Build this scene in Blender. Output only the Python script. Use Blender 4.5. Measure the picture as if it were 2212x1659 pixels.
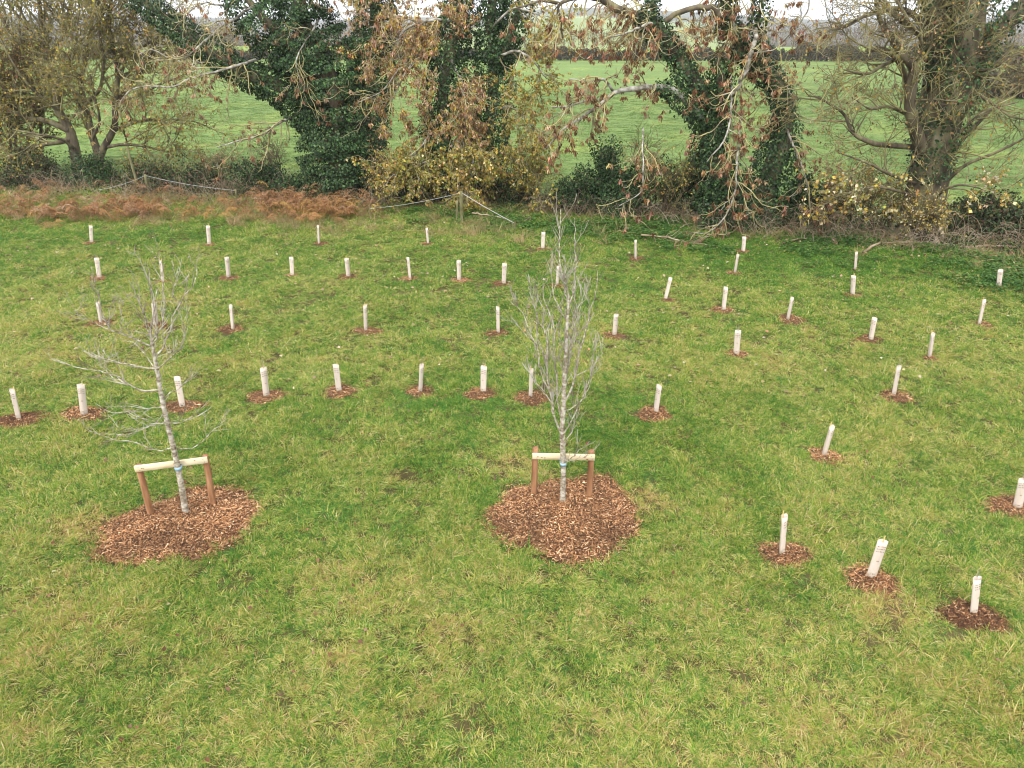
import bpy, math, random
import numpy as np
from mathutils import Vector, Quaternion, Matrix

for o in list(bpy.data.objects):
    bpy.data.objects.remove(o)
sc = bpy.context.scene
COL = sc.collection
rng = np.random.RandomState(11)
R = math.radians

# ------------------------------------------------------------------ camera
CAM_H = 6.6
PITCH = R(26.07)
F_PX = 1563.0            # focal length for a picture 2212 wide
cam = bpy.data.cameras.new('camera')
cam.sensor_width = 36.0
cam.lens = F_PX / 2212.0 * 36.0
cam.clip_start = 0.1
cam.clip_end = 12000
camo = bpy.data.objects.new('camera', cam)
camo.location = (0, 0, CAM_H)
camo.rotation_euler = (math.pi / 2 - PITCH, 0, 0)
COL.objects.link(camo)
sc.camera = camo

# ------------------------------------------------------------------ sky, sun, exposure
SUN_EL, SUN_AZ = R(52), R(200)          # azimuth clockwise from +Y
world = bpy.data.worlds.new('World')
sc.world = world
world.use_nodes = True
wn, wl = world.node_tree.nodes, world.node_tree.links
bg = wn['Background']
sky = wn.new('ShaderNodeTexSky')
sky.sky_type = 'NISHITA'
sky.sun_disc = False
sky.sun_elevation = SUN_EL
sky.sun_rotation = SUN_AZ
sky.air_density = 1.0
sky.dust_density = 4.0
sky.ozone_density = 1.0
hs = wn.new('ShaderNodeHueSaturation')
hs.inputs['Saturation'].default_value = 0.12
mixw = wn.new('ShaderNodeMix')
mixw.data_type = 'RGBA'
mixw.inputs[0].default_value = 0.78
mixw.inputs[7].default_value = (11.0, 11.2, 11.6, 1)     # even cloud layer
wl.new(sky.outputs[0], hs.inputs['Color'])
wl.new(hs.outputs[0], mixw.inputs[6])
wl.new(mixw.outputs[2], bg.inputs['Color'])
bg.inputs['Strength'].default_value = 0.09
sun = bpy.data.lights.new('sun', 'SUN')
sun.energy = 1.5
sun.angle = R(20)
sun.color = (1.0, 0.96, 0.9)
suno = bpy.data.objects.new('sun', sun)
sd = Vector((math.sin(SUN_AZ) * math.cos(SUN_EL), math.cos(SUN_AZ) * math.cos(SUN_EL), math.sin(SUN_EL)))
suno.rotation_euler = sd.to_track_quat('Z', 'Y').to_euler()
suno.location = sd * 60
COL.objects.link(suno)
vs = sc.view_settings
vs.view_transform = 'Standard'
vs.look = 'None'
vs.gamma = 1.0
vs.use_curve_mapping = False
vs.exposure = 1.08
sc.render.engine = 'CYCLES'
sc.cycles.use_denoising = True
sc.cycles.pixel_filter_type = 'BLACKMAN_HARRIS'
sc.cycles.filter_width = 1.05
sc.cycles.max_bounces = 4
sc.cycles.diffuse_bounces = 2
sc.cycles.glossy_bounces = 2
sc.cycles.transmission_bounces = 2
sc.cycles.volume_bounces = 1

# ------------------------------------------------------------------ geometry of the place
CP, SP = math.cos(PITCH), math.sin(PITCH)

def ray(u, v):
    a, b = (u - 1106.0) / F_PX, -(v - 829.5) / F_PX
    return np.array([a, CP + b * SP, -SP + b * CP])

def ground(u, v):
    d = ray(u, v)
    p = np.array([0, 0, CAM_H]) + d * (CAM_H / -d[2])
    p[2] = gz(p[0], p[1])
    return p

def at(u, v, Y):
    d = ray(u, v)
    return np.array([0, 0, CAM_H]) + d * (Y / d[1])

def xg(u, Y):                            # x of the ground point seen in column u at distance Y
    return (u - 1106.0) / F_PX * (Y * CP + CAM_H * SP)

def sstep(a, b, x):
    t = np.clip((np.asarray(x, float) - a) / (b - a), 0, 1)
    return t * t * (3 - 2 * t)

def gz(x, y):
    near = 0.035 * np.sin(0.9 * x + 0.35 * y) + 0.03 * np.sin(0.55 * y - 0.4 * x + 1.0) + 0.02 * np.sin(1.7 * x - 1.3 * y)
    near = near * (1 - sstep(45, 90, y))
    q = x / np.maximum(y, 1.0)
    mid = 20 * sstep(420, 1000, y) * np.exp(-((q - 0.10) / 0.16) ** 2)
    far = (46 + 8 * np.sin(q * 9 + 0.6) + 3.0 * np.sin(q * 31) + 1.5 * np.sin(q * 77)) * sstep(1300, 2900, y)
    roll = 0.9 * np.sin(x * 0.021 + 0.5) * np.sin(y * 0.017) * sstep(60, 180, y)
    return near + mid + far + roll

def _hash(ix, iy, s):
    h = np.sin(ix * 127.1 + iy * 311.7 + s * 74.7) * 43758.5453
    return h - np.floor(h)

def vnoise(x, y, s=0):
    ix, iy = np.floor(x), np.floor(y)
    fx, fy = x - ix, y - iy
    fx, fy = fx * fx * (3 - 2 * fx), fy * fy * (3 - 2 * fy)
    a = _hash(ix, iy, s); b = _hash(ix + 1, iy, s); c = _hash(ix, iy + 1, s); d = _hash(ix + 1, iy + 1, s)
    return (a * (1 - fx) + b * fx) * (1 - fy) + (c * (1 - fx) + d * fx) * fy

def fbm(x, y, s=0, o=4):
    x = np.asarray(x, float); y = np.asarray(y, float)
    t, amp, tot = 0, 1.0, 0
    for i in range(o):
        t = t + amp * vnoise(x * 2 ** i + i * 17.3, y * 2 ** i - i * 9.1, s + i)
        tot += amp
        amp *= 0.5
    return t / tot

def nrm(a):
    return a / np.maximum(np.linalg.norm(a, axis=-1, keepdims=True), 1e-9)

# ------------------------------------------------------------------ materials
def new_mat(name):
    m = bpy.data.materials.new(name)
    m.use_nodes = True
    nt = m.node_tree
    return m, nt.nodes, nt.links, nt.nodes['Principled BSDF']

def leafy(name, rough=0.6, transl=0.25, spec=0.3, instancer=None):
    """colour from the mesh attribute 'col', a little light passing through"""
    m, n, l, p = new_mat(name)
    at_ = n.new('ShaderNodeAttribute'); at_.attribute_name = 'col'
    p.inputs['Roughness'].default_value = rough
    p.inputs['Specular IOR Level'].default_value = spec
    l.new(at_.outputs['Color'], p.inputs['Base Color'])
    if transl > 0:
        tr = n.new('ShaderNodeBsdfTranslucent')
        l.new(at_.outputs['Color'], tr.inputs['Color'])
        mx = n.new('ShaderNodeMixShader'); mx.inputs[0].default_value = transl
        l.new(p.outputs[0], mx.inputs[1]); l.new(tr.outputs[0], mx.inputs[2])
        l.new(mx.outputs[0], n['Material Output'].inputs['Surface'])
    return m

def noisy(name, stops, scale=8.0, rough=0.85, bump=0.3, stretch=(1, 1, 1), detail=6, spec=0.2, bscale=None):
    m, n, l, p = new_mat(name)
    tc = n.new('ShaderNodeTexCoord')
    mp = n.new('ShaderNodeMapping'); mp.inputs['Scale'].default_value = stretch
    nz = n.new('ShaderNodeTexNoise'); nz.inputs['Scale'].default_value = scale; nz.inputs['Detail'].default_value = detail
    cr = n.new('ShaderNodeValToRGB')
    el = cr.color_ramp.elements
    while len(el) < len(stops): el.new(0.5)
    for e, (t, c) in zip(el, stops):
        e.position = t; e.color = (*c, 1)
    l.new(tc.outputs['Object'], mp.inputs[0]); l.new(mp.outputs[0], nz.inputs['Vector'])
    l.new(nz.outputs['Fac'], cr.inputs[0]); l.new(cr.outputs[0], p.inputs['Base Color'])
    p.inputs['Roughness'].default_value = rough
    p.inputs['Specular IOR Level'].default_value = spec
    if bump:
        nb = n.new('ShaderNodeTexNoise'); nb.inputs['Scale'].default_value = bscale or scale * 3; nb.inputs['Detail'].default_value = 4
        l.new(mp.outputs[0], nb.inputs['Vector'])
        b = n.new('ShaderNodeBump'); b.inputs['Strength'].default_value = bump; b.inputs['Distance'].default_value = 0.02
        l.new(nb.outputs['Fac'], b.inputs['Height']); l.new(b.outputs[0], p.inputs['Normal'])
    return m

M = {}
M['leaf'] = leafy('dry_leaf', 0.75, 0.25, 0.08)
M['ivy'] = leafy('ivy_leaf', 0.45, 0.15, 0.22)
M['chip'] = leafy('bark_chip', 0.8, 0.0, 0.2)
M['farveg'] = leafy('far_twigs', 0.9, 0.1, 0.1)
M['frond'] = leafy('bracken_frond', 0.75, 0.25, 0.2)
M['bark'] = noisy('rough_bark', [(0.3, (0.04, 0.032, 0.022)), (0.5, (0.13, 0.105, 0.07)), (0.62, (0.20, 0.18, 0.095)), (0.75, (0.30, 0.28, 0.22))], 3.0, 0.9, 0.9, (1, 1, 0.35))
M['twig'] = noisy('lichened_twig', [(0.34, (0.14, 0.115, 0.07)), (0.46, (0.33, 0.29, 0.17)), (0.56, (0.42, 0.36, 0.14)), (0.68, (0.48, 0.46, 0.38))], 1.6, 0.85, 0.0)
M['twig_dark'] = noisy('mossy_twig', [(0.35, (0.06, 0.05, 0.032)), (0.5, (0.15, 0.125, 0.07)), (0.62, (0.21, 0.20, 0.075)), (0.72, (0.27, 0.24, 0.16))], 1.6, 0.9, 0.0)
M['twig_olive'] = noisy('olive_twig', [(0.34, (0.085, 0.072, 0.045)), (0.46, (0.19, 0.165, 0.09)), (0.56, (0.30, 0.27, 0.105)), (0.68, (0.36, 0.335, 0.22))], 1.4, 0.85, 0.0)
M['pale_bough'] = noisy('pale_bough', [(0.3, (0.07, 0.06, 0.045)), (0.45, (0.22, 0.20, 0.16)), (0.6, (0.40, 0.385, 0.34)), (0.75, (0.52, 0.51, 0.48))], 5.0, 0.9, 0.5)
M['young_bark'] = noisy('young_bark', [(0.3, (0.12, 0.09, 0.06)), (0.46, (0.30, 0.255, 0.19)), (0.58, (0.46, 0.42, 0.345)), (0.72, (0.60, 0.57, 0.51))], 16.0, 0.85, 0.5, (1, 1, 1.5), 5)
M['young_twig'] = noisy('young_twig', [(0.35, (0.17, 0.14, 0.10)), (0.5, (0.33, 0.295, 0.235)), (0.65, (0.50, 0.475, 0.42))], 4.0, 0.85, 0.0)
M['post'] = noisy('stake_wood', [(0.3, (0.16, 0.075, 0.035)), (0.5, (0.30, 0.15, 0.075)), (0.7, (0.42, 0.24, 0.13))], 14.0, 0.8, 0.5, (1, 1, 0.12), 5)
M['post_end'] = noisy('stake_end_grain', [(0.3, (0.22, 0.09, 0.05)), (0.7, (0.36, 0.17, 0.10))], 30.0, 0.85, 0.2)
M['rail'] = noisy('pale_rail_wood', [(0.3, (0.52, 0.40, 0.24)), (0.5, (0.68, 0.57, 0.38)), (0.7, (0.76, 0.67, 0.48))], 10.0, 0.7, 0.2, (0.12, 1, 1), 4)
M['knot'] = noisy('wood_knot', [(0.3, (0.20, 0.09, 0.04)), (0.7, (0.33, 0.17, 0.08))], 30.0, 0.8, 0)
M['metal'] = noisy('screw_head', [(0.3, (0.10, 0.10, 0.10)), (0.7, (0.22, 0.21, 0.2))], 30.0, 0.5, 0)
M['strap'] = noisy('blue_strap', [(0.3, (0.24, 0.38, 0.48)), (0.7, (0.34, 0.48, 0.57))], 20.0, 0.6, 0.1)
M['tube'] = noisy('guard_card', [(0.3, (0.53, 0.445, 0.375)), (0.5, (0.60, 0.515, 0.445)), (0.7, (0.65, 0.565, 0.495))], 5.0, 0.75, 0.08, (1, 1, 0.4))
def weathered(m):
    n, l = m.node_tree.nodes, m.node_tree.links
    p = n['Principled BSDF']; src = p.inputs['Base Color'].links[0].from_socket
    tc = n.new('ShaderNodeTexCoord'); sp = n.new('ShaderNodeSeparateXYZ'); l.new(tc.outputs['Object'], sp.inputs[0])
    nz = n.new('ShaderNodeTexNoise'); nz.inputs['Scale'].default_value = 22.0; nz.inputs['Detail'].default_value = 5; l.new(tc.outputs['Object'], nz.inputs['Vector'])
    ad = n.new('ShaderNodeMath'); ad.operation = 'MULTIPLY_ADD'; ad.inputs[1].default_value = -0.16; l.new(nz.outputs['Fac'], ad.inputs[0]); l.new(sp.outputs['Z'], ad.inputs[2])
    mr = n.new('ShaderNodeMapRange'); mr.inputs['From Min'].default_value = -0.06; mr.inputs['From Max'].default_value = 0.04; mr.inputs['To Min'].default_value = 0.75; mr.inputs['To Max'].default_value = 0.0
    l.new(ad.outputs[0], mr.inputs['Value'])
    mx = n.new('ShaderNodeMix'); mx.data_type = 'RGBA'; mx.inputs[7].default_value = (0.24, 0.19, 0.11, 1); l.new(mr.outputs[0], mx.inputs[0]); l.new(src, mx.inputs[6])
    oi = n.new('ShaderNodeObjectInfo'); m2 = n.new('ShaderNodeMapRange'); m2.inputs['To Min'].default_value = 0.88; m2.inputs['To Max'].default_value = 1.06; l.new(oi.outputs['Random'], m2.inputs['Value'])
    mu = n.new('ShaderNodeMix'); mu.data_type = 'RGBA'; mu.blend_type = 'MULTIPLY'; mu.inputs[0].default_value = 1.0; l.new(mx.outputs[2], mu.inputs[6]); l.new(m2.outputs[0], mu.inputs[7])
    l.new(mu.outputs[2], p.inputs['Base Color'])
weathered(M['tube'])
M['hole_shade'] = noisy('punched_hole_shade', [(0.3, (0.05, 0.035, 0.03)), (0.7, (0.10, 0.07, 0.055))], 30.0, 0.9, 0)  # dark colour painted for the shade inside the openings
M['stamp'] = noisy('punched_flap', [(0.3, (0.14, 0.09, 0.055)), (0.7, (0.34, 0.24, 0.16))], 90.0, 0.9, 0)
M['ink'] = noisy('black_ink', [(0.3, (0.012, 0.012, 0.012)), (0.7, (0.03, 0.03, 0.03))], 30.0, 0.8, 0)
M['cane'] = noisy('cane', [(0.3, (0.42, 0.30, 0.10)), (0.7, (0.58, 0.46, 0.20))], 20.0, 0.6, 0.1)
M['fence_post'] = noisy('mossy_post', [(0.3, (0.09, 0.085, 0.04)), (0.5, (0.17, 0.16, 0.075)), (0.7, (0.27, 0.25, 0.17))], 9.0, 0.9, 0.4, (1, 1, 0.3))
M['rope'] = noisy('white_fence_rope', [(0.3, (0.38, 0.39, 0.40)), (0.7, (0.52, 0.53, 0.54))], 20.0, 0.6, 0.1)
M['mulch_soil'] = noisy('mulch_soil', [(0.3, (0.04, 0.022, 0.012)), (0.5, (0.10, 0.055, 0.028)), (0.7, (0.17, 0.095, 0.048))], 30.0, 0.95, 0.8, detail=8)
M['cane_dead'] = noisy('dead_canes', [(0.35, (0.16, 0.11, 0.07)), (0.5, (0.30, 0.22, 0.15)), (0.66, (0.46, 0.38, 0.28))], 1.2, 0.9, 0.0)

# ------------------------------------------------------------------ mesh helpers
def mk(name, V, F, mat, parent=None, col=None, smooth=False, origin=None):
    """V (n,3); F list of (m,k) index arrays; one mesh object"""
    V = np.asarray(V, np.float32)
    if origin is not None:
        V = V - np.asarray(origin, np.float32)
    F = [np.asarray(f, np.int32) for f in F if len(f)]
    me = bpy.data.meshes.new(name)
    me.vertices.add(len(V)); me.vertices.foreach_set('co', V.ravel())
    loops = np.concatenate([f.ravel() for f in F]) if F else np.zeros(0, np.int32)
    cnt = np.concatenate([np.full(len(f), f.shape[1], np.int32) for f in F]) if F else np.zeros(0, np.int32)
    me.loops.add(len(loops)); me.loops.foreach_set('vertex_index', loops)
    me.polygons.add(len(cnt))
    st = np.concatenate([[0], np.cumsum(cnt)[:-1]]).astype(np.int32)
    me.polygons.foreach_set('loop_start', st)
    if smooth:
        me.polygons.foreach_set('use_smooth', np.ones(len(cnt), bool))
    me.update(calc_edges=True)
    if col is not None:
        ca = me.attributes.new('col', 'FLOAT_COLOR', 'POINT')
        c4 = np.ones((len(V), 4), np.float32); c4[:, :3] = col
        ca.data.foreach_set('color', c4.ravel())
    if mat is not None:
        for mm in (mat if isinstance(mat, (list, tuple)) else [mat]):
            me.materials.append(mm)
    o = bpy.data.objects.new(name, me)
    COL.objects.link(o)
    if parent is not None:
        o.parent = parent
    return o

def thing(name, label, cat, loc=(0, 0, 0), group=None):
    o = bpy.data.objects.new(name, None)
    o.empty_display_size = 0.2
    o.location = tuple(float(c) for c in loc)
    COL.objects.link(o)
    return tag(o, label, cat, group)

def tag(o, label=None, cat=None, group=None, kind=None):
    if label: o['label'] = label
    if cat: o['category'] = cat
    if group: o['group'] = group
    if kind: o['kind'] = kind
    return o

class Tubes:
    """many tapering tubes gathered into one mesh"""
    def __init__(s): s.V, s.F, s.n = [], [], 0
    def add(s, pts, rad, k=3):
        pts = np.asarray(pts, float); rad = np.asarray(rad, float)
        if pts.ndim == 2: pts, rad = pts[None], rad[None]
        N, n, _ = pts.shape
        if N == 0: return
        T = np.empty_like(pts)
        T[:, 1:-1] = pts[:, 2:] - pts[:, :-2]; T[:, 0] = pts[:, 1] - pts[:, 0]; T[:, -1] = pts[:, -1] - pts[:, -2]
        T = nrm(T)
        main = nrm(pts[:, -1] - pts[:, 0])
        ref = np.where(np.abs(main[:, 2:3]) < 0.7, [[0, 0, 1.0]], [[1.0, 0.13, 0]])
        U = nrm(np.cross(T, ref[:, None, :])); W = np.cross(T, U)
        a = np.arange(k) * 2 * math.pi / k
        ring = U[:, :, None] * np.cos(a)[None, None, :, None] + W[:, :, None] * np.sin(a)[None, None, :, None]
        V = pts[:, :, None] + ring * rad[:, :, None, None]
        idx = np.arange(N * n * k).reshape(N, n, k) + s.n
        f = np.stack([idx[:, :-1], np.roll(idx[:, :-1], -1, 2), np.roll(idx[:, 1:], -1, 2), idx[:, 1:]], -1).reshape(-1, 4)
        s.V.append(V.reshape(-1, 3)); s.F.append(f)
        if k >= 6:
            s.F.append(idx[:, -1].reshape(-1, k))
        s.n += N * n * k
    def build(s, name, mat, parent=None, origin=None, smooth=True):
        if not s.V: return None
        by = {}
        for f in s.F: by.setdefault(f.shape[1], []).append(f)
        return mk(name, np.concatenate(s.V), [np.concatenate(x) for x in by.values()], mat, parent, smooth=smooth, origin=origin)

class Leaves:
    """many small folded blades gathered into one mesh, each with its own colour"""
    def __init__(s): s.V, s.C = [], []
    def add(s, C, A, Nn, l, w, col, fold=0.18):
        C = np.asarray(C, float); n = len(C)
        if n == 0: return
        A = nrm(A); B = nrm(np.cross(A, Nn)); Nn = np.cross(B, A)
        l = np.broadcast_to(l, (n,))[:, None]; w = np.broadcast_to(w, (n,))[:, None]
        mid = C + A * l * 0.45
        V = np.stack([C, mid + B * w * 0.5 + Nn * w * fold, C + A * l, mid - B * w * 0.5 + Nn * w * fold], 1)
        s.V.append(V.reshape(-1, 3))
        s.C.append(np.repeat(np.broadcast_to(col, (n, 3)), 4, 0))
    def count(s): return sum(len(v) for v in s.V) // 4
    def build(s, name, mat, parent=None, origin=None):
        if not s.V: return None
        V = np.concatenate(s.V)
        b = np.arange(0, len(V), 4)
        f = np.concatenate([np.stack([b, b + 1, b + 2], 1), np.stack([b, b + 2, b + 3], 1)])
        return mk(name, V, [f], mat, parent, np.clip(np.concatenate(s.C), 0.004, 0.95), origin=origin)

def palette(cols, n, jit=0.15, w=None):
    cols = np.array(cols)
    i = rng.choice(len(cols), n, p=w)
    return cols[i] * np.exp(rng.normal(0, jit, (n, 1))) * np.exp(rng.normal(0, jit * 0.35, (n, 3)))

def catmull(P, n):
    P = np.asarray(P, float)
    Q = np.vstack([2 * P[0] - P[1], P, 2 * P[-1] - P[-2]])
    t = np.linspace(0, len(P) - 1 - 1e-6, n)
    i = t.astype(int); f = (t - i)[:, None]
    a, b, c, d = Q[i], Q[i + 1], Q[i + 2], Q[i + 3]
    return 0.5 * (2 * b + (c - a) * f + (2 * a - 5 * b + 4 * c - d) * f ** 2 + (3 * b - a - 3 * c + d) * f ** 3)

def grow(P, D, L, n=6, wander=0.2, droop=0.0, curl=0.0):
    P = np.asarray(P, float); N = len(P)
    L = np.broadcast_to(L, (N,)).astype(float)
    d = nrm(np.asarray(D, float)); out = [P]
    bend = rng.normal(0, 1, (N, 3))
    for i in range(n):
        d = d + rng.normal(0, wander, (N, 3)) + bend * wander * 0.35 * math.sin(i * 1.7)
        d[:, 2] += -droop * (1 - i / n) + curl * (i / n) ** 2
        d = nrm(d)
        P = P + d * (L / n)[:, None]
        out.append(P)
    return np.stack(out, 1)

def spawn(pts, rad, count, t0=0.25, t1=1.0, ang=50, spread=14, up=0.0, wts=None):
    """places on parents for children: position, direction, parent radius, parameter"""
    N, n, _ = pts.shape
    seg = np.linalg.norm(pts[:, -1] - pts[:, 0], axis=1) + 0.05
    w = seg if wts is None else np.asarray(wts, float)
    i = rng.choice(N, count, p=w / w.sum())
    t = rng.uniform(t0, t1, count)
    x = t * (n - 1) - 1e-6; k = np.clip(x.astype(int), 0, n - 2); f = (x - k)[:, None]
    p = pts[i, k] * (1 - f) + pts[i, k + 1] * f
    r = rad[i, k] * (1 - f[:, 0]) + rad[i, k + 1] * f[:, 0]
    tan = nrm(pts[i, k + 1] - pts[i, k])
    q = nrm(np.cross(tan, nrm(rng.normal(0, 1, (count, 3)))))
    a = np.radians(rng.normal(ang, spread, count))[:, None]
    d = tan * np.cos(a) + q * np.sin(a)
    d[:, 2] += up
    return p, nrm(d), r, t, i

def taper(r0, r1, n):
    r0 = np.asarray(r0, float); t = np.linspace(0, 1, n)
    return r0[:, None] * (1 - t) + np.broadcast_to(r1, r0.shape)[:, None] * t

def limb(nodes, Y, n=26, wob=0.05, dY=0.0):
    """nodes (u, v, radius[, dy]); returns centre line and radii"""
    P = np.array([at(q[0], q[1], Y + dY * min(1.0, 0.15 + i * 0.5) + (q[3] if len(q) > 3 else 0)) for i, q in enumerate(nodes)])
    r = np.array([[q[2], 0, 0] for q in nodes])
    pts = catmull(P, n); rr = np.maximum(catmull(r, n)[:, 0], 0.006)
    j = rng.normal(0, 1, (n, 3)); j = (j + np.roll(j, 1, 0) + np.roll(j, 2, 0)) / 3
    pts = pts + j * np.minimum(rr, 0.3)[:, None] * wob * 4
    return pts, rr

IVY = [(0.014, 0.036, 0.013), (0.024, 0.056, 0.018), (0.04, 0.08, 0.024), (0.07, 0.12, 0.04), (0.11, 0.155, 0.07)]
IVYW = [0.28, 0.32, 0.24, 0.12, 0.04]

def ivy_on(L, pts, ivr, dens, size=(0.06, 0.12), clump=0.55, cols=IVY, w=IVYW):
    """leaves in a lumpy shell round a limb; ivr = outer radius at each node"""
    pts = np.asarray(pts); n = len(pts)
    ivr = np.broadcast_to(ivr, (n,)) if np.ndim(ivr) == 0 else np.interp(np.linspace(0, 1, n), np.linspace(0, 1, len(ivr)), ivr)
    seg = np.linalg.norm(np.diff(pts, axis=0), axis=1)
    area = seg * (ivr[:-1] + ivr[1:]) * math.pi
    N = int(area.sum() * dens)
    i = rng.choice(n - 1, N, p=area / area.sum()); f = rng.uniform(0, 1, N)
    c = pts[i] * (1 - f)[:, None] + pts[i + 1] * f[:, None]
    rr = ivr[i] * (1 - f) + ivr[i + 1] * f
    T = nrm(pts[i + 1] - pts[i])
    ref = np.where(np.abs(T[:, 2:3]) < 0.8, [[0, 0, 1.0]], [[1.0, 0, 0]])
    U = nrm(np.cross(T, ref)); W = np.cross(T, U)
    a = rng.uniform(0, 2 * math.pi, N)
    out = U * np.cos(a)[:, None] + W * np.sin(a)[:, None]
    s = np.cumsum(np.concatenate([[0], seg]))[i] + f * seg[i]
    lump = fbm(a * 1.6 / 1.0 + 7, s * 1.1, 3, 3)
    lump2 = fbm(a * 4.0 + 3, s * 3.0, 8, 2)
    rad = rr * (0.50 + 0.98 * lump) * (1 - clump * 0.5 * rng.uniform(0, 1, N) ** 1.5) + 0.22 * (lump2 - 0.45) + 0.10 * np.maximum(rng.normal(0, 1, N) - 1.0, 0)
    keep = rng.uniform(0, 1, N) < (0.35 + 1.1 * lump2)
    P = c + out * rad[:, None]
    P, out, rad, lump2, lump = P[keep], out[keep], rad[keep], lump2[keep], lump[keep]
    m = len(P)
    A = nrm(np.array([0, 0, -0.9]) + out * 0.55 + rng.normal(0, 0.45, (m, 3)))
    Nn = nrm(out + np.array([0, 0, 0.45]) + rng.normal(0, 0.35, (m, 3)))
    l = rng.uniform(*size, m)
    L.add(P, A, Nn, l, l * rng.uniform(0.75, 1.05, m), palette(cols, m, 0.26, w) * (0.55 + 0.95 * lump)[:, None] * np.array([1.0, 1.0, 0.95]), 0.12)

DEAD = [(0.24, 0.125, 0.065), (0.32, 0.18, 0.10), (0.17, 0.085, 0.045), (0.42, 0.275, 0.165)]
OCHRE = [(0.42, 0.28, 0.055), (0.48, 0.34, 0.08), (0.32, 0.25, 0.06), (0.24, 0.225, 0.055), (0.36, 0.19, 0.07), (0.58, 0.47, 0.24)]
OLIVE = [(0.21, 0.23, 0.05), (0.28, 0.27, 0.055), (0.38, 0.31, 0.06), (0.46, 0.32, 0.07), (0.15, 0.19, 0.045)]
PINKISH = [(0.40, 0.245, 0.15), (0.46, 0.30, 0.19), (0.33, 0.18, 0.10), (0.52, 0.38, 0.25)]
CREAM = [(0.60, 0.50, 0.28), (0.55, 0.42, 0.15), (0.46, 0.33, 0.06), (0.62, 0.55, 0.38)]

def leaves_at(L, P, size, cols, hang=0.8, w=None, aspect=(0.55, 0.9), jit=0.2):
    n = len(P)
    A = nrm(np.array([0, 0, -hang]) + rng.normal(0, 0.55, (n, 3)))
    Nn = nrm(rng.normal(0, 1, (n, 3)) + np.array([0, -0.4, 0.5]))
    l = rng.uniform(size[0], size[1], n)
    L.add(P, A, Nn, l, l * rng.uniform(*aspect, n), palette(cols, n, jit, w), 0.22)

def bunches(L, P, per=11, size=(0.10, 0.19), cols=DEAD):
    size = (size[0] * 1.15, size[1] * 1.2)
    """hanging bunches of withered leaves and seed keys"""
    n = len(P)
    Q = np.repeat(P, per, 0) + rng.normal(0, 0.035, (n * per, 3))
    m = len(Q)
    A = nrm(np.array([0, 0, -1.0]) + rng.normal(0, 0.38, (m, 3)))
    Nn = nrm(rng.normal(0, 1, (m, 3)))
    l = rng.uniform(*size, m)
    base = np.repeat(palette(cols, n, 0.25), per, 0) * np.exp(rng.normal(0, 0.22, (m, 1)))
    L.add(Q, A, Nn, l, l * rng.uniform(0.25, 0.42, m), base, 0.25)

def pick(pts, count, t0=0.3, t1=1.0):
    N, n, _ = pts.shape
    i = rng.randint(0, N, count); x = rng.uniform(t0, t1, count) * (n - 1) - 1e-6
    k = np.clip(x.astype(int), 0, n - 2); f = (x - k)[:, None]
    return pts[i, k] * (1 - f) + pts[i, k + 1] * f

# ------------------------------------------------------------------ ground
HX = [-60, -24.9, -7.5, -2.1, 9.4, 14.3, 18.3, 40]
HY = [42, 36, 33, 32, 27.5, 25, 23.5, 19]

def hedge_y(x): return np.interp(x, HX, HY)

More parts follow.
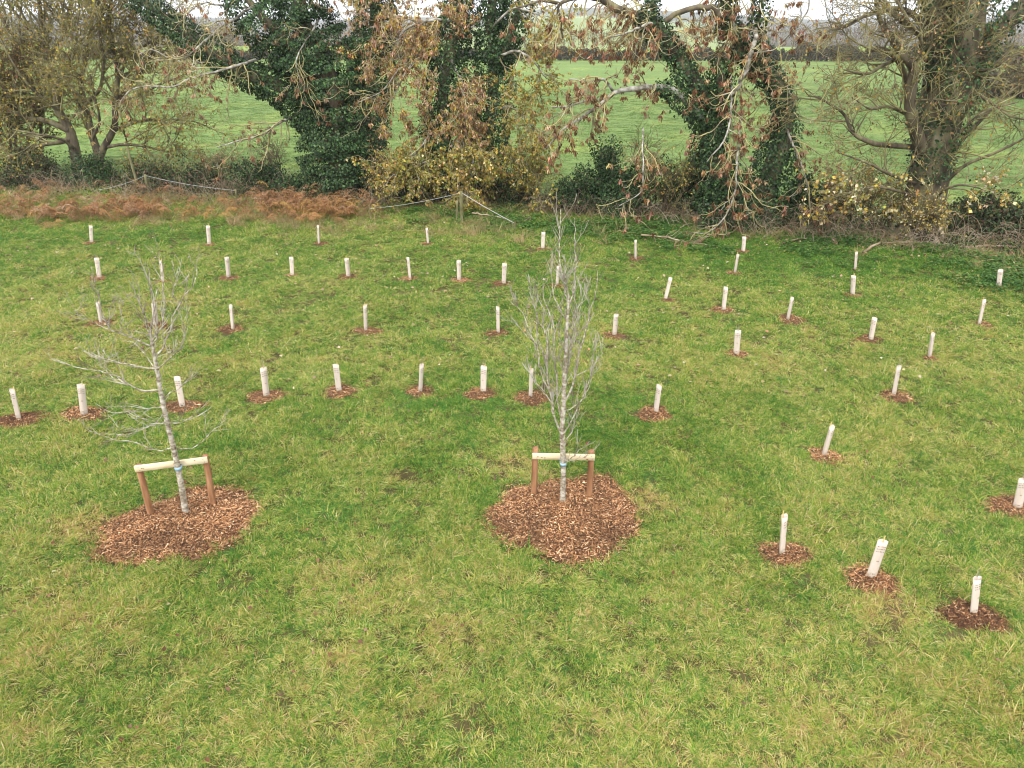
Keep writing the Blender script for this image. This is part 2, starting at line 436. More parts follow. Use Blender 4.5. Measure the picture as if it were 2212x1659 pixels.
def ground_sheet():
    ys = [-25.0]
    while ys[-1] < 46: ys.append(ys[-1] + 0.55)
    while ys[-1] < 7000: ys.append(ys[-1] * 1.022 + 0.2)
    ys = np.array(ys)
    s = np.linspace(-1, 1, 241)
    X = s[None, :] * (32 + 1.15 * np.maximum(ys, 0))[:, None]; Y = np.repeat(ys[:, None], len(s), 1)
    Z = gz(X, Y)
    V = np.stack([X, Y, Z], -1).reshape(-1, 3)
    idx = np.arange(len(V)).reshape(X.shape)
    f = np.stack([idx[:-1, :-1], idx[:-1, 1:], idx[1:, 1:], idx[1:, :-1]], -1).reshape(-1, 4)
    x, y = V[:, 0], V[:, 1]
    q = x / np.maximum(y, 1)
    n1 = fbm(x * 0.25, y * 0.25, 2)[:, None]; n2 = fbm(x * 0.02, y * 0.012, 5)[:, None]
    shaded_soil = np.array([0.075, 0.062, 0.026]) * (0.6 + 0.9 * n1)  # soil colour, darkened so gaps between the blades read as shadow
    litter = np.array([0.13, 0.09, 0.055]) * (0.5 + n1)
    field = np.array([0.125, 0.185, 0.055]) * (0.62 + 0.35 * n1 + 0.5 * n2)
    field = field + np.array([0.05, 0.03, 0.0]) * sstep(0.52, 0.75, n1) * 0.8
    lime = np.array([0.20, 0.29, 0.055]) * (0.8 + 0.4 * n2)
    pale = np.array([0.22, 0.27, 0.115]) * (0.85 + 0.3 * n2)
    wood = np.array([0.085, 0.075, 0.06]) * (0.6 + 0.8 * fbm(x * 0.03, y * 0.03, 9)[:, None])
    hy = hedge_y(x)
    c = shaded_soil
    def put(c, col, a): return c * (1 - a[:, None]) + col * a[:, None]
    c = put(c, litter, sstep(-3.2, -1.2, y - hy))
    c = put(c, field, sstep(1.2, 2.6, y - hy))
    rightf = sstep(0.575, 0.60, q) * sstep(84, 85, y)
    c = put(c, lime, rightf)
    c = put(c, lime, sstep(192, 193, y))
    c = put(c, pale, sstep(330, 334, y))
    c = put(c, wood, sstep(344, 350, y) * sstep(0.18, 0.2, np.abs(q - 0.08)))
    patch = fbm(q * 16 + 3, np.log(np.maximum(y, 1)) * 7, 21, 3)
    c = put(c, wood * 0.8, sstep(1150, 1250, y) * sstep(0.42, 0.46, patch))
    o = mk('ground', V, [f], None, smooth=True, col=c)
    m, n, l, p = new_mat('meadow_ground')
    a = n.new('ShaderNodeAttribute'); a.attribute_name = 'col'
    tc = n.new('ShaderNodeTexCoord')
    nz = n.new('ShaderNodeTexNoise'); nz.inputs['Scale'].default_value = 2.2; nz.inputs['Detail'].default_value = 8; nz.inputs['Roughness'].default_value = 0.7
    mr = n.new('ShaderNodeMapRange'); mr.inputs['From Min'].default_value = 0.3; mr.inputs['From Max'].default_value = 0.7
    mr.inputs['To Min'].default_value = 0.62; mr.inputs['To Max'].default_value = 1.38
    mx = n.new('ShaderNodeMix'); mx.data_type = 'RGBA'; mx.blend_type = 'MULTIPLY'; mx.inputs[0].default_value = 1.0
    l.new(tc.outputs['Object'], nz.inputs['Vector']); l.new(nz.outputs['Fac'], mr.inputs['Value'])
    l.new(a.outputs['Color'], mx.inputs[6]); l.new(mr.outputs[0], mx.inputs[7]); l.new(mx.outputs[2], p.inputs['Base Color'])
    b = n.new('ShaderNodeBump'); b.inputs['Strength'].default_value = 0.6; b.inputs['Distance'].default_value = 0.12
    l.new(nz.outputs['Fac'], b.inputs['Height']); l.new(b.outputs[0], p.inputs['Normal'])
    p.inputs['Roughness'].default_value = 0.95; p.inputs['Specular IOR Level'].default_value = 0.1
    o.data.materials.append(m)
    return tag(o, kind='structure')

ground_sheet()

# ------------------------------------------------------------------ far country: hedges, trees, woods
GREYBROWN = [(0.15, 0.115, 0.09), (0.19, 0.15, 0.12), (0.11, 0.085, 0.065), (0.17, 0.10, 0.065), (0.13, 0.125, 0.075)]
RUSSET = [(0.30, 0.16, 0.05), (0.22, 0.13, 0.07), (0.36, 0.22, 0.06)]
DARKEV = [(0.03, 0.05, 0.025), (0.045, 0.065, 0.03), (0.06, 0.07, 0.04)]

def spray(L, c, rx, ry, rz, n, cols, size, up=0.7, jit=0.2):
    """twig sprays through an uneven crown"""
    d = nrm(rng.normal(0, 1, (n, 3)))
    r = rng.uniform(0.15, 1, n) ** 0.5 * (0.72 + 0.5 * fbm(np.arctan2(d[:, 1], d[:, 0]) * 1.8 + c[0], d[:, 2] * 2.4 + c[1], 4, 3))
    P = np.asarray(c) + d * r[:, None] * np.array([rx, ry, rz])
    A = nrm(d + np.array([0, 0, up]) + rng.normal(0, 0.35, (n, 3)))
    l = rng.uniform(0.5, 1.3, n) * size
    L.add(P, A, nrm(rng.normal(0, 1, (n, 3))), l, l * rng.uniform(0.12, 0.3, n), palette(cols, n, jit), 0.1)

def far_tree(x, y, h, w, cols, label, name='bare_tree', n=700, group='trees along the far hedgerows', ivy=0.0):
    z = float(gz(x, y)); base = np.array([x, y, z])
    t = thing(name, label, 'tree', base, group)
    T = Tubes()
    k = rng.randint(1, 3)
    hts = []
    for j in range(k):
        top = base + np.array([rng.normal(0, w * 0.12), 0, h * 0.62])
        pts = catmull([base + [j * 0.5, 0, -0.2], base + [j * 0.4 + rng.normal(0, 0.2), 0, h * 0.3], top], 8)
        T.add(pts, np.linspace(h * 0.03, h * 0.012, 8), 6); hts.append(pts)
    hp = np.stack(hts); hr = np.tile(np.linspace(h * 0.03, h * 0.012, 8), (k, 1))
    p, d, r, _, _ = spawn(hp, hr, 26, 0.35, 1.0, 48, 14, 0.25)
    b = grow(p, d, rng.uniform(0.3, 0.55, 26) * w * 0.8, 5, 0.16, 0.0, 0.2)
    T.add(b, taper(r * 0.55, h * 0.003, 6), 3)
    p, d, r, _, _ = spawn(b, taper(r * 0.5, h * 0.003, 6), 120, 0.3, 1.0, 45, 14, 0.15)
    b2 = grow(p, d, rng.uniform(0.1, 0.22, 120) * w, 4, 0.18, 0, 0.1)
    T.add(b2, taper(np.full(120, h * 0.0045), h * 0.002, 5), 3)
    T.build('trunk', M['twig_dark'], t, base)
    L = Leaves()
    spray(L, base + [0, 0, h * 0.62], w * 0.5, w * 0.45, h * 0.40, n, cols, h * 0.09)
    if ivy:
        for pts in hts: ivy_on(L, pts, h * 0.06, 6, (0.5, 0.9), cols=DARKEV, w=[0.4, 0.4, 0.2])
    c = L.build('crown', M['farveg'], t, base); tag(c, kind='stuff')
    return t

def hedge(u0, y0, u1, y1, h, label, cols, n, name='field_hedge', th=1.6):
    base = np.array([xg((u0 + u1) / 2, (y0 + y1) / 2), (y0 + y1) / 2, 0])
    t = thing(name, label, 'hedge', base)
    s = rng.uniform(0, 1, n)
    y = y0 + (y1 - y0) * s; x = xg(u0 + (u1 - u0) * s, y)
    hh = h * (0.2 + 1.5 * fbm(s * 26 + u0, s * 0 + 1, 6, 4) ** 1.2)
    k = rng.uniform(0, 1, n) ** 0.8
    P = np.stack([x, y + rng.normal(0, th * 0.4, n), gz(x, y) + k * hh], 1)
    L = Leaves()
    l = rng.uniform(0.35, 1.0, n) * (0.35 + 0.15 * h)
    A = nrm(rng.normal(0, 0.5, (n, 3)) + np.array([0, 0, 0.8]))
    L.add(P, A, nrm(rng.normal(0, 1, (n, 3))), l, l * rng.uniform(0.4, 0.9, n), palette(cols, n, 0.25), 0.15)
    tag(L.build('hedge_twigs', M['farveg'], t, base), kind='stuff')
    T = Tubes(); m = n // 40
    s = rng.uniform(0, 1, m); y = y0 + (y1 - y0) * s; x = xg(u0 + (u1 - u0) * s, y)
    p = np.stack([x, y, gz(x, y) - 0.1], 1)
    g = grow(p, np.array([0, 0, 1.0]) + rng.normal(0, 0.25, (m, 3)), rng.uniform(0.5, 1.1, m) * h, 5, 0.12)
    T.add(g, taper(np.full(m, 0.06), 0.02, 6), 4)
    tag(T.build('stems', M['twig_dark'], t, base), kind='stuff')
    return t

HEDGE = [tuple(0.7 * q for q in c_) for c_ in GREYBROWN] + [(0.06, 0.065, 0.035), (0.045, 0.055, 0.028)]
hedge(-150, 190, 560, 196, 2.2, 'low dark hedge across the far side of the field, left end', HEDGE, 22000)
hedge(560, 196, 1290, 194, 2.5, 'dark hedge closing the green field behind the two middle ivy trees', HEDGE, 24000)
hedge(1290, 194, 1690, 190, 2.4, 'dark green hedge closing the field behind the leaning ivy tree', HEDGE + DARKEV, 18000)
hedge(1690, 188, 2420, 176, 3.0, 'bushy brown hedge closing the field towards the big right-hand trunk', HEDGE, 24000)
hedge(2095, 84, 2420, 80, 2.6, 'dark hedge at the right edge, nearer than the others', HEDGE, 9000)

FT = [  # u, distance, height, width, palette, label
    (505, 186, 7.5, 7.5, GREYBROWN, 'round bare tree in the far hedge, seen left of the ivy trunk'),
    (700, 192, 6, 6, GREYBROWN, 'small bare tree in the far hedge behind the ivy trunk'),
    (885, 190, 6.5, 6, GREYBROWN, 'bare tree in the far hedge in the gap beside the ivy stems'),
    (1140, 193, 6.0, 5.5, GREYBROWN, 'thin bare tree in the far hedge right of the twin ivy stems'),
    (1195, 194, 6.5, 5, RUSSET, 'small russet-leaved tree standing in the far hedge'),
    (1388, 190, 9.5, 4.0, DARKEV, 'tall dark ivy-covered tree rising out of the far hedge'),
    (1440, 192, 5.5, 5, RUSSET + GREYBROWN, 'low orange-tinted tree in the far hedge next to the dark one'),
    (1640, 190, 5.5, 5, GREYBROWN, 'slender bare tree in the far hedge behind the leaning ivy stem'),
    (1725, 186, 5.2, 4.6, GREYBROWN, 'leftmost grey bush-like tree in the right-hand far hedge'),
    (1765, 186, 5.0, 5.2, GREYBROWN, 'multi-stemmed grey tree in the middle of the right-hand far hedge'),
    (1825, 184, 4.6, 6.5, GREYBROWN + DARKEV[1:2], 'broad dark bush-like tree in the right-hand far hedge'),
    (1890, 183, 3.6, 5.0, DARKEV + GREYBROWN, 'low dark bush-like tree just left of the big right trunk'),
    (2178, 82, 4.2, 5.5, GREYBROWN, 'dark bushy tree in the near hedge at the right edge'),
    (60, 180, 9, 9, GREYBROWN, 'bare tree in the far hedge behind the left thicket'),
    (330, 188, 6, 6.5, GREYBROWN, 'bare tree in the far hedge under the slanting ivy limb'),
]
for u, y, h, w, c, lab in FT:
    far_tree(xg(u, y), y, h, w, c, lab, ivy=1.0 if c is DARKEV else 0.0)

def wood():
    """far woods that read as one brown-grey mass"""
    L = Leaves(); T = Tubes()
    n = 330
    q = rng.uniform(-0.75, 0.75, n); y = rng.uniform(352, 640, n) ** 1.0
    gap = (np.abs(q - 0.10) < 0.13)
    y = np.where(gap, rng.uniform(352, 420, n), y)
    x = q * y
    for i in range(n):
        h = rng.uniform(7, 12.5) * (0.6 if gap[i] else 1.0); w = h * rng.uniform(0.6, 0.95)
        b = np.array([x[i], y[i], gz(x[i], y[i])])
        cols = RUSSET + GREYBROWN if rng.uniform() < 0.22 else (DARKEV if rng.uniform() < 0.12 else GREYBROWN)
        tint = GREYBROWN[rng.randint(5)]
        spray(L, b + [0, 0, h * 0.52], w * 0.55, w * 0.5, h * 0.5, 170, cols + [tint, tint], h * 0.13, 0.8, 0.18)
        T.add(np.stack([b, b + [0, 0, h * 0.5]]), np.array([0.22, 0.1]), 4)
    o = L.build('far_wood', M['farveg']); tag(o, 'brown and grey leafless woods beyond the fields', 'wood', kind='stuff')
    tag(T.build('trunks', M['twig_dark'], o), kind='stuff')
    # scattered copses and hedgerows on the far slopes
    L2 = Leaves()
    for i in range(260):
        yy = rng.uniform(700, 2900); qq = rng.uniform(-0.72, 0.72); h = rng.uniform(6, 11)
        if yy < 1150 and abs(qq - 0.1) < 0.14 and rng.uniform() < 0.8: continue
        xx = qq * yy
        spray(L2, np.array([xx, yy, gz(xx, yy) + h * 0.45]), h * rng.uniform(0.8, 2.4), h * 0.6, h * 0.5, 40, GREYBROWN + DARKEV, h * 0.4, 0.6)
    for i in range(90):                                       # ridge trees on the middle hill
        qq = rng.uniform(-0.05, 0.26); yy = rng.uniform(985, 1020); h = rng.uniform(4, 9); xx = qq * yy
        spray(L2, np.array([xx, yy, gz(xx, yy) + h * 0.4]), h * 0.8, h * 0.6, h * 0.45, 26, GREYBROWN + DARKEV, h * 0.35, 0.6)
    o = L2.build('hill_copses', M['farveg']); tag(o, 'grey-blue copses and hedges scattered over the far slopes', 'wood', kind='stuff')
wood()

# ------------------------------------------------------------------ hedgerow trees
def zz(px, py, ox, oy, sc_):             # helper for traced points: crop pixel -> 2212 picture
    return (ox + px * sc_, oy + py * sc_)

class Hedgetree:
    def __init__(s, name, label, base, Y, cat='tree', group='old trees of the hedgerow'):
        s.base = np.array(base, float); s.Y = Y
        s.t = thing(name, label, cat, s.base, group)
        s.limbs, s.rads, s.k = [], [], []
        s.T, s.W = Tubes(), Tubes()        # trunk, twigs
        s.ivy, s.lv = Leaves(), Leaves()
    def limb(s, nodes, pale=False, k=10, wob=0.05, dY=0.0):
        p, r = limb(nodes, s.Y, wob=wob, dY=dY)
        r = r * (0.62 if pale else 1.0)
        if pale:
            P_ = Tubes(); P_.add(p, r, k); P_.build('pale_bough', M['pale_bough'], s.t, s.base)
        else:
            s.T.add(p, r, k)
        s.limbs.append(p); s.rads.append(r)
        return p
    def levels(s, plan, which=None):
        """plan: list of dict(count,len,ang,droop,curl,wander,n,r,up,t0); returns point arrays per level"""
        ids = range(len(s.limbs)) if which is None else which
        pts = np.stack([s.limbs[i] for i in ids]); rad = np.stack([s.rads[i] for i in ids])
        res = []
        for d in plan:
            c = d['count']
            p, dr, r, t, i = spawn(pts, rad, c, d.get('t0', 0.2), d.get('t1', 1.0), d.get('ang', 52), 15, d.get('up', 0.0))
            if 'bias' in d: dr = nrm(dr + np.array(d['bias']))
            L = rng.uniform(*d['len'], c)
            n = d.get('n', 6)
            g = grow(p, dr, L, n, d.get('wander', 0.2), d.get('droop', 0), d.get('curl', 0))
            r0 = np.minimum(np.maximum(r * 0.6, d['r'][1]), d['r'][0])
            g[:, :, 2] = np.maximum(g[:, :, 2], 0.15)
            rr = taper(r0, d['r'][1], n + 1)
            s.W.add(g, rr, d.get('k', 4))
            res.append(g); pts, rad = g, rr
        return res
    def done(s, twig='twig'):
        s.T.build('trunk', M['bark'], s.t, s.base)
        w = s.W.build('branches', M[twig], s.t, s.base)
        a = s.ivy.build('ivy', M['ivy'], s.t, s.base)
        b = s.lv.build('crown', M['leaf'], s.t, s.base)
        for o in (w, a, b):
            if o: tag(o, kind='stuff')

# --- left thicket: many-stemmed tree with ochre leaves
B = ground(170, 372); YT = 37.0
B = np.array([at(170, 352, YT)[0], YT, 0])
t1 = Hedgetree('many_stemmed_tree', 'many-stemmed tree with thinning ochre leaves at the far left', B, YT)
t1.limb([(172, 392, 0.34), (169, 353, 0.28), (150, 281, 0.22), (125, 237, 0.19), (122, 187, 0.16), (106, 119, 0.13), (90, 62, 0.10), (84, 0, 0.08), (80, -70, 0.05)])
t1.limb([(212, 396, 0.24), (213, 344, 0.20), (194, 272, 0.16), (184, 231, 0.14), (175, 175, 0.12), (190, 100, 0.09), (200, 20, 0.06), (205, -60, 0.04)], dY=0.6)
t1.limb([(214, 392, 0.2), (219, 330, 0.17), (247, 281, 0.15), (250, 219, 0.13), (253, 141, 0.10), (236, 62, 0.08), (240, 0, 0.06), (246, -60, 0.04)], dY=-0.4)
t1.limb([(150, 281, 0.16), (100, 262, 0.13), (60, 255, 0.10), (10, 230, 0.07), (-40, 200, 0.05)], dY=-0.3)
t1.limb([(122, 187, 0.13), (80, 150, 0.11), (40, 95, 0.09), (0, 30, 0.07), (-30, -40, 0.05)], dY=0.5)
t1.limb([(106, 119, 0.10), (140, 70, 0.08), (150, 20, 0.06), (165, -50, 0.04)])
t1.limb([(150, 300, 0.13), (120, 308, 0.10), (60, 318, 0.07), (10, 330, 0.05)], dY=-0.8)
t1.limb([(250, 219, 0.10), (300, 160, 0.07), (330, 110, 0.05), (345, 60, 0.03)], dY=-0.5)
for nd, dy in (([(250, 219, 0.09), (300, 205, 0.07), (350, 180, 0.05), (395, 165, 0.03)], -0.6), ([(247, 281, 0.09), (300, 262, 0.07), (345, 262, 0.05), (390, 280, 0.03)], -0.9),
               ([(219, 320, 0.09), (270, 312, 0.07), (320, 318, 0.05), (365, 330, 0.03)], -1.0), ([(253, 141, 0.08), (310, 100, 0.06), (350, 80, 0.04), (385, 90, 0.02)], -0.5),
               ([(184, 231, 0.10), (215, 190, 0.08), (225, 130, 0.06), (215, 70, 0.05), (225, 10, 0.03)], -0.8), ([(122, 187, 0.10), (150, 140, 0.08), (165, 90, 0.06), (170, 30, 0.04), (178, -30, 0.03)], -0.9),
               ([(125, 237, 0.09), (90, 210, 0.07), (50, 170, 0.06), (20, 120, 0.05), (0, 80, 0.03)], -0.9), ([(106, 119, 0.09), (60, 60, 0.07), (20, 10, 0.05), (0, -40, 0.03)], -0.4),
               ([(160, 320, 0.08), (130, 300, 0.06), (80, 290, 0.05), (30, 280, 0.03)], -1.4), ([(200, 300, 0.08), (215, 260, 0.06), (205, 210, 0.05), (195, 160, 0.03)], -1.5)):
    t1.limb(nd, k=7, dY=dy)
g = t1.levels([dict(count=230, len=(1.2, 3.4), r=(0.06, 0.016), ang=48, up=0.15, t0=0.25, wander=0.16, n=7),
               dict(count=2200, len=(0.5, 1.5), r=(0.018, 0.009), ang=46, wander=0.2, n=5, k=3, up=0.05),
               dict(count=9500, len=(0.25, 0.8), r=(0.010, 0.007), ang=42, wander=0.22, n=3, k=3)])
leaves_at(t1.lv, pick(g[2], 15000, 0.2), (0.07, 0.13), OCHRE + OLIVE[:4] + OLIVE[:3], 0.6)
sel = pick(g[2], 14000, 0.2)
sel = sel[(sel[:, 2] < 5.2)]
leaves_at(t1.lv, sel, (0.05, 0.11), OCHRE + OLIVE, 0.6)
bunches(t1.lv, pick(g[1], 90, 0.5), 8, (0.08, 0.15))
t1.done('twig_olive')

# --- dense rusty thicket at the picture's left edge
B = np.array([at(20, 340, 38)[0], 38.0, 0])
t0 = Hedgetree('leafy_thicket', 'dense dark rusty thicket at the left picture edge', B, 38.0, 'shrub')
for j in range(7):
    u = -60 + j * 26
    t0.limb([(u, 372, 0.09), (u - 4 + rng.normal(0, 6), 300, 0.07), (u + rng.normal(0, 14), 220, 0.05), (u + rng.normal(0, 24), 120, 0.03)], k=6, dY=rng.uniform(-0.8, 0.8))
g = t0.levels([dict(count=120, len=(0.9, 2.2), r=(0.04, 0.013), ang=50, up=0.1, wander=0.18, n=6),
               dict(count=1100, len=(0.4, 1.0), r=(0.014, 0.007), ang=46, wander=0.22, n=4, k=3),
               dict(count=3800, len=(0.2, 0.5), r=(0.008, 0.005), ang=44, wander=0.22, n=3, k=3)])
leaves_at(t0.lv, pick(g[2], 20000, 0.1), (0.05, 0.10), DEAD + OCHRE[2:5] + [(0.11, 0.07, 0.035)] * 3, 0.6)
low = pick(g[1], 6000, 0.1); low = low[low[:, 2] < 2.6]
leaves_at(t0.ivy, low, (0.06, 0.11), IVY[:3], 0.6)
t0.done('twig_dark')

# --- big ivy-clad tree with the slanting limb
YT = 33.0
B = np.array([at(745, 415, YT)[0], YT, 0])
t2 = Hedgetree('ivy_tree', 'massive tree wrapped in dark ivy with a long slanting limb to the left', B, YT)
a = t2.limb([(748, 440, 0.75), (742, 360, 0.6), (728, 270, 0.52), (712, 190, 0.45), (688, 110, 0.38), (655, 40, 0.3), (640, -50, 0.22)])
b = t2.limb([(755, 420, 0.5), (768, 330, 0.42), (788, 230, 0.34), (806, 130, 0.28), (812, 40, 0.22), (806, -60, 0.16)], dY=0.5)
c = t2.limb([(712, 262, 0.34), (650, 212, 0.29), (590, 182, 0.26), (530, 158, 0.24), (470, 122, 0.22), (425, 88, 0.2), (378, 52, 0.17), (330, 18, 0.14), (285, -16, 0.1)])
d = t2.limb([(690, 160, 0.26), (640, 110, 0.22), (590, 60, 0.18), (545, 10, 0.14), (515, -40, 0.1)], dY=-0.4)
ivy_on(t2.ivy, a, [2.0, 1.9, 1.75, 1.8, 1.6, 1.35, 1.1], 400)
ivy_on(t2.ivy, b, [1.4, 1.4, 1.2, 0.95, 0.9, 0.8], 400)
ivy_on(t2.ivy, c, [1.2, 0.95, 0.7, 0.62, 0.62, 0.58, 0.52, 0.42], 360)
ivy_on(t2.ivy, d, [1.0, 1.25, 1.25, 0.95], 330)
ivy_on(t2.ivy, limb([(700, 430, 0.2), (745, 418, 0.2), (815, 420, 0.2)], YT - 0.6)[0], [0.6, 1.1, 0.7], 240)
n0 = len(t2.limbs)
t2.limb([(652, 238, 0.10), (600, 270, 0.08), (560, 292, 0.065), (515, 304, 0.05), (470, 318, 0.035)], True, 7, 0.1, -1.2)
t2.limb([(560, 128, 0.10), (541, 131, 0.09), (500, 143, 0.08), (455, 158, 0.075), (406, 173, 0.065), (369, 187, 0.055), (320, 186, 0.045), (281, 196, 0.035), (256, 226, 0.02)], True, 7, 0.12, -1.8)
t2.limb([(570, 2, 0.09), (520, 34, 0.08), (470, 62, 0.07), (430, 100, 0.055), (395, 130, 0.04)], True, 7, 0.12, -1.5)
t2.limb([(545, 20, 0.07), (490, 14, 0.06), (440, 8, 0.05), (400, 30, 0.03)], True, 7, 0.12, -1.0)
t2.limb([(470, 122, 0.06), (420, 138, 0.05), (372, 128, 0.045), (330, 108, 0.03), (300, 118, 0.02)], True, 6, 0.12, -0.9)
t2.limb([(690, 40, 0.07), (660, 90, 0.05), (640, 130, 0.04), (650, 180, 0.02)], True, 6, 0.12, -2.0)
t2.limb([(800, 60, 0.09), (850, 60, 0.075), (900, 50, 0.06), (950, 66, 0.05)], True, 6, 0.1, -1.5)
t2.limb([(905, 95, 0.07), (880, 130, 0.06), (850, 165, 0.05), (820, 200, 0.04), (770, 222, 0.025)], True, 6, 0.12, -2.4)
ids = list(range(n0, len(t2.limbs)))
g = t2.levels([dict(count=115, len=(0.8, 2.2), r=(0.03, 0.012), ang=58, droop=0.22, curl=0.5, wander=0.2, n=9, t0=0.15),
               dict(count=520, len=(0.35, 1.0), r=(0.013, 0.009), ang=55, droop=0.25, curl=0.7, wander=0.28, n=7, k=3)], ids)
bunches(t2.lv, pick(g[1], 300, 0.6), 8, (0.09, 0.16))
g = t2.levels([dict(count=60, len=(1.0, 2.2), r=(0.03, 0.012), ang=60, droop=0.25, curl=0.5, wander=0.2, n=9, t0=0.3, bias=(0.2, -0.7, 0)),
               dict(count=420, len=(0.4, 1.1), r=(0.013, 0.008), ang=52, droop=0.2, curl=0.5, wander=0.26, n=6, k=3)], [n0 - 3])
bunches(t2.lv, pick(g[1], 900, 0.4), 5, (0.08, 0.15), PINKISH + PINKISH + DEAD + OCHRE[:2])
leaves_at(t2.lv, pick(g[1], 420, 0.3), (0.08, 0.14), CREAM + OCHRE[:3], 0.7)
g = t2.levels([dict(count=20, len=(0.8, 1.8), r=(0.028, 0.012), ang=60, droop=0.25, curl=0.4, wander=0.22, n=8, t0=0.2, bias=(-0.1, -0.8, 0)),
               dict(count=70, len=(0.4, 0.9), r=(0.013, 0.008), ang=52, droop=0.2, curl=0.5, wander=0.28, n=6, k=3)], [n0 - 1, n0 - 4])
bunches(t2.lv, pick(g[1], 60, 0.5), 8, (0.09, 0.16))
t2.done('twig')

# --- twin ivy stems behind a curtain of brown and yellow leaves
YT = 31.8
B = np.array([at(1000, 430, YT)[0], YT, 0])
t3 = Hedgetree('ivy_tree', 'two ivy-clad stems behind a curtain of brown and yellow leaves', B, YT)
a = t3.limb([(985, 450, 0.34), (978, 380, 0.3), (962, 300, 0.27), (955, 210, 0.25), (972, 120, 0.23), (985, 40, 0.2), (992, -60, 0.16)])
b = t3.limb([(1010, 452, 0.32), (1040, 370, 0.28), (1056, 290, 0.25), (1066, 200, 0.23), (1066, 120, 0.21), (1062, 40, 0.19), (1072, -60, 0.15)], dY=0.4)
c = t3.limb([(1064, 150, 0.2), (1100, 80, 0.16), (1120, 20, 0.12), (1130, -50, 0.08)], dY=0.3)
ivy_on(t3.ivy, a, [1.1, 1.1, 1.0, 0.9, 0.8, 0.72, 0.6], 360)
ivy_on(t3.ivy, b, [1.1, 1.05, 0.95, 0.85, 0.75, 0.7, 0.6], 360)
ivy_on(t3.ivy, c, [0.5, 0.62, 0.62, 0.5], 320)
n0 = len(t3.limbs)
t3.limb([(985, 60, 0.13), (960, 46, 0.11), (920, 44, 0.09), (880, 62, 0.07), (850, 96, 0.04)], True, 7, 0.1, -0.8)
t3.limb([(960, 160, 0.1), (935, 120, 0.09), (900, 130, 0.07), (870, 170, 0.05), (845, 220, 0.03)], True, 7, 0.1, -1.2)
t3.limb([(975, 130, 0.1), (1000, 190, 0.08), (1006, 240, 0.06), (1000, 300, 0.04), (985, 350, 0.02)], True, 7, 0.1, -1.6)
t3.limb([(960, 250, 0.08), (930, 290, 0.07), (900, 330, 0.05), (870, 350, 0.03)], True, 7, 0.1, -1.4)
t3.limb([(1066, 130, 0.09), (1110, 110, 0.08), (1150, 130, 0.06), (1180, 170, 0.04)], True, 7, 0.1, -1.0)
t3.limb([(1060, 240, 0.09), (1100, 230, 0.07), (1140, 260, 0.055), (1165, 310, 0.03)], True, 7, 0.1, -1.2)
t3.limb([(1045, 330, 0.08), (1085, 330, 0.065), (1130, 350, 0.05), (1160, 380, 0.03)], True, 7, 0.1, -1.4)
t3.limb([(970, 340, 0.08), (920, 350, 0.065), (870, 370, 0.05), (830, 385, 0.03)], True, 7, 0.1, -1.6)
t3.limb([(1010, 300, 0.08), (1020, 350, 0.065), (1015, 390, 0.05), (1000, 415, 0.03)], True, 7, 0.1, -2.0)
t3.limb([(1062, 60, 0.08), (1110, 20, 0.07), (1160, 30, 0.05), (1200, 60, 0.03)], True, 7, 0.1, -0.8)
ids = list(range(n0, len(t3.limbs)))
g = t3.levels([dict(count=200, len=(0.7, 1.9), r=(0.03, 0.008), ang=55, droop=0.18, curl=0.25, wander=0.2, n=7, t0=0.1),
               dict(count=900, len=(0.35, 0.95), r=(0.012, 0.007), ang=52, droop=0.15, curl=0.2, wander=0.26, n=5, k=3),
               dict(count=4600, len=(0.15, 0.5), r=(0.008, 0.006), ang=50, droop=0.2, wander=0.26, n=3, k=3)], ids)
P = pick(g[2], 24000, 0.2); lowz = P[:, 2] < 2.6
side = (P[:, 0] > B[0] + 1.2)
bunches(t3.lv, P[~lowz & ~side][:2600], 4, (0.08, 0.14), PINKISH + DEAD[:2] + OCHRE[:1])
leaves_at(t3.lv, P[~lowz & ~side][2600:7000], (0.07, 0.12), OCHRE + PINKISH + OLIVE[:2], 0.8)
leaves_at(t3.lv, P[~lowz & side], (0.07, 0.13), OLIVE + OCHRE, 0.8)
leaves_at(t3.lv, P[lowz], (0.08, 0.15), OLIVE + OLIVE + OCHRE + CREAM[:2], 0.8)
t3.done('twig')

# --- leaning ivy tree with the pale arching bough and hanging brown bunches
YT = 27.6
B = np.array([at(1620, 480, YT)[0], YT, 0])
t4 = Hedgetree('ivy_tree', 'twisted ivy-clad tree with an arching pale bough and hanging brown bunches', B, YT)
S = 0.3299; OX = 1065.7
def q4(px, py, r, dy=0): return (OX + px * S, py * S, r, dy)
a = t4.limb([(1600, 500, 0.5), (1575, 420, 0.4), q4(1440, 1050, 0.33), q4(1390, 720, 0.3), q4(1330, 560, 0.28), q4(1240, 420, 0.24), q4(1130, 250, 0.21), q4(1050, 150, 0.19), q4(960, 120, 0.17), q4(880, 90, 0.15), q4(780, 35, 0.13), q4(690, -20, 0.11)])
b = t4.limb([(1640, 500, 0.5), (1660, 400, 0.38), (1686, 300, 0.33), (1692, 240, 0.31), (1678, 185, 0.29), (1640, 140, 0.26), (1598, 100, 0.23), (1574, 50, 0.2), (1562, -20, 0.16), (1556, -70, 0.12)], dY=0.3)
c = t4.limb([q4(1440, 1000, 0.24), q4(1460, 800, 0.21), q4(1485, 620, 0.18), q4(1480, 480, 0.15), q4(1470, 380, 0.1)], dY=-0.2)
d = t4.limb([(1648, 150, 0.16), (1636, 110, 0.13), (1634, 70, 0.1), (1642, 20, 0.07), (1644, -30, 0.05)], dY=0.1)
e = t4.limb([q4(1050, 150, 0.1), q4(1040, 90, 0.09), q4(1045, 30, 0.08), q4(1040, -40, 0.07)])
ivy_on(t4.ivy, a[:20], [1.15, 0.95, 0.55, 0.46, 0.44, 0.42, 0.36, 0.28], 340)
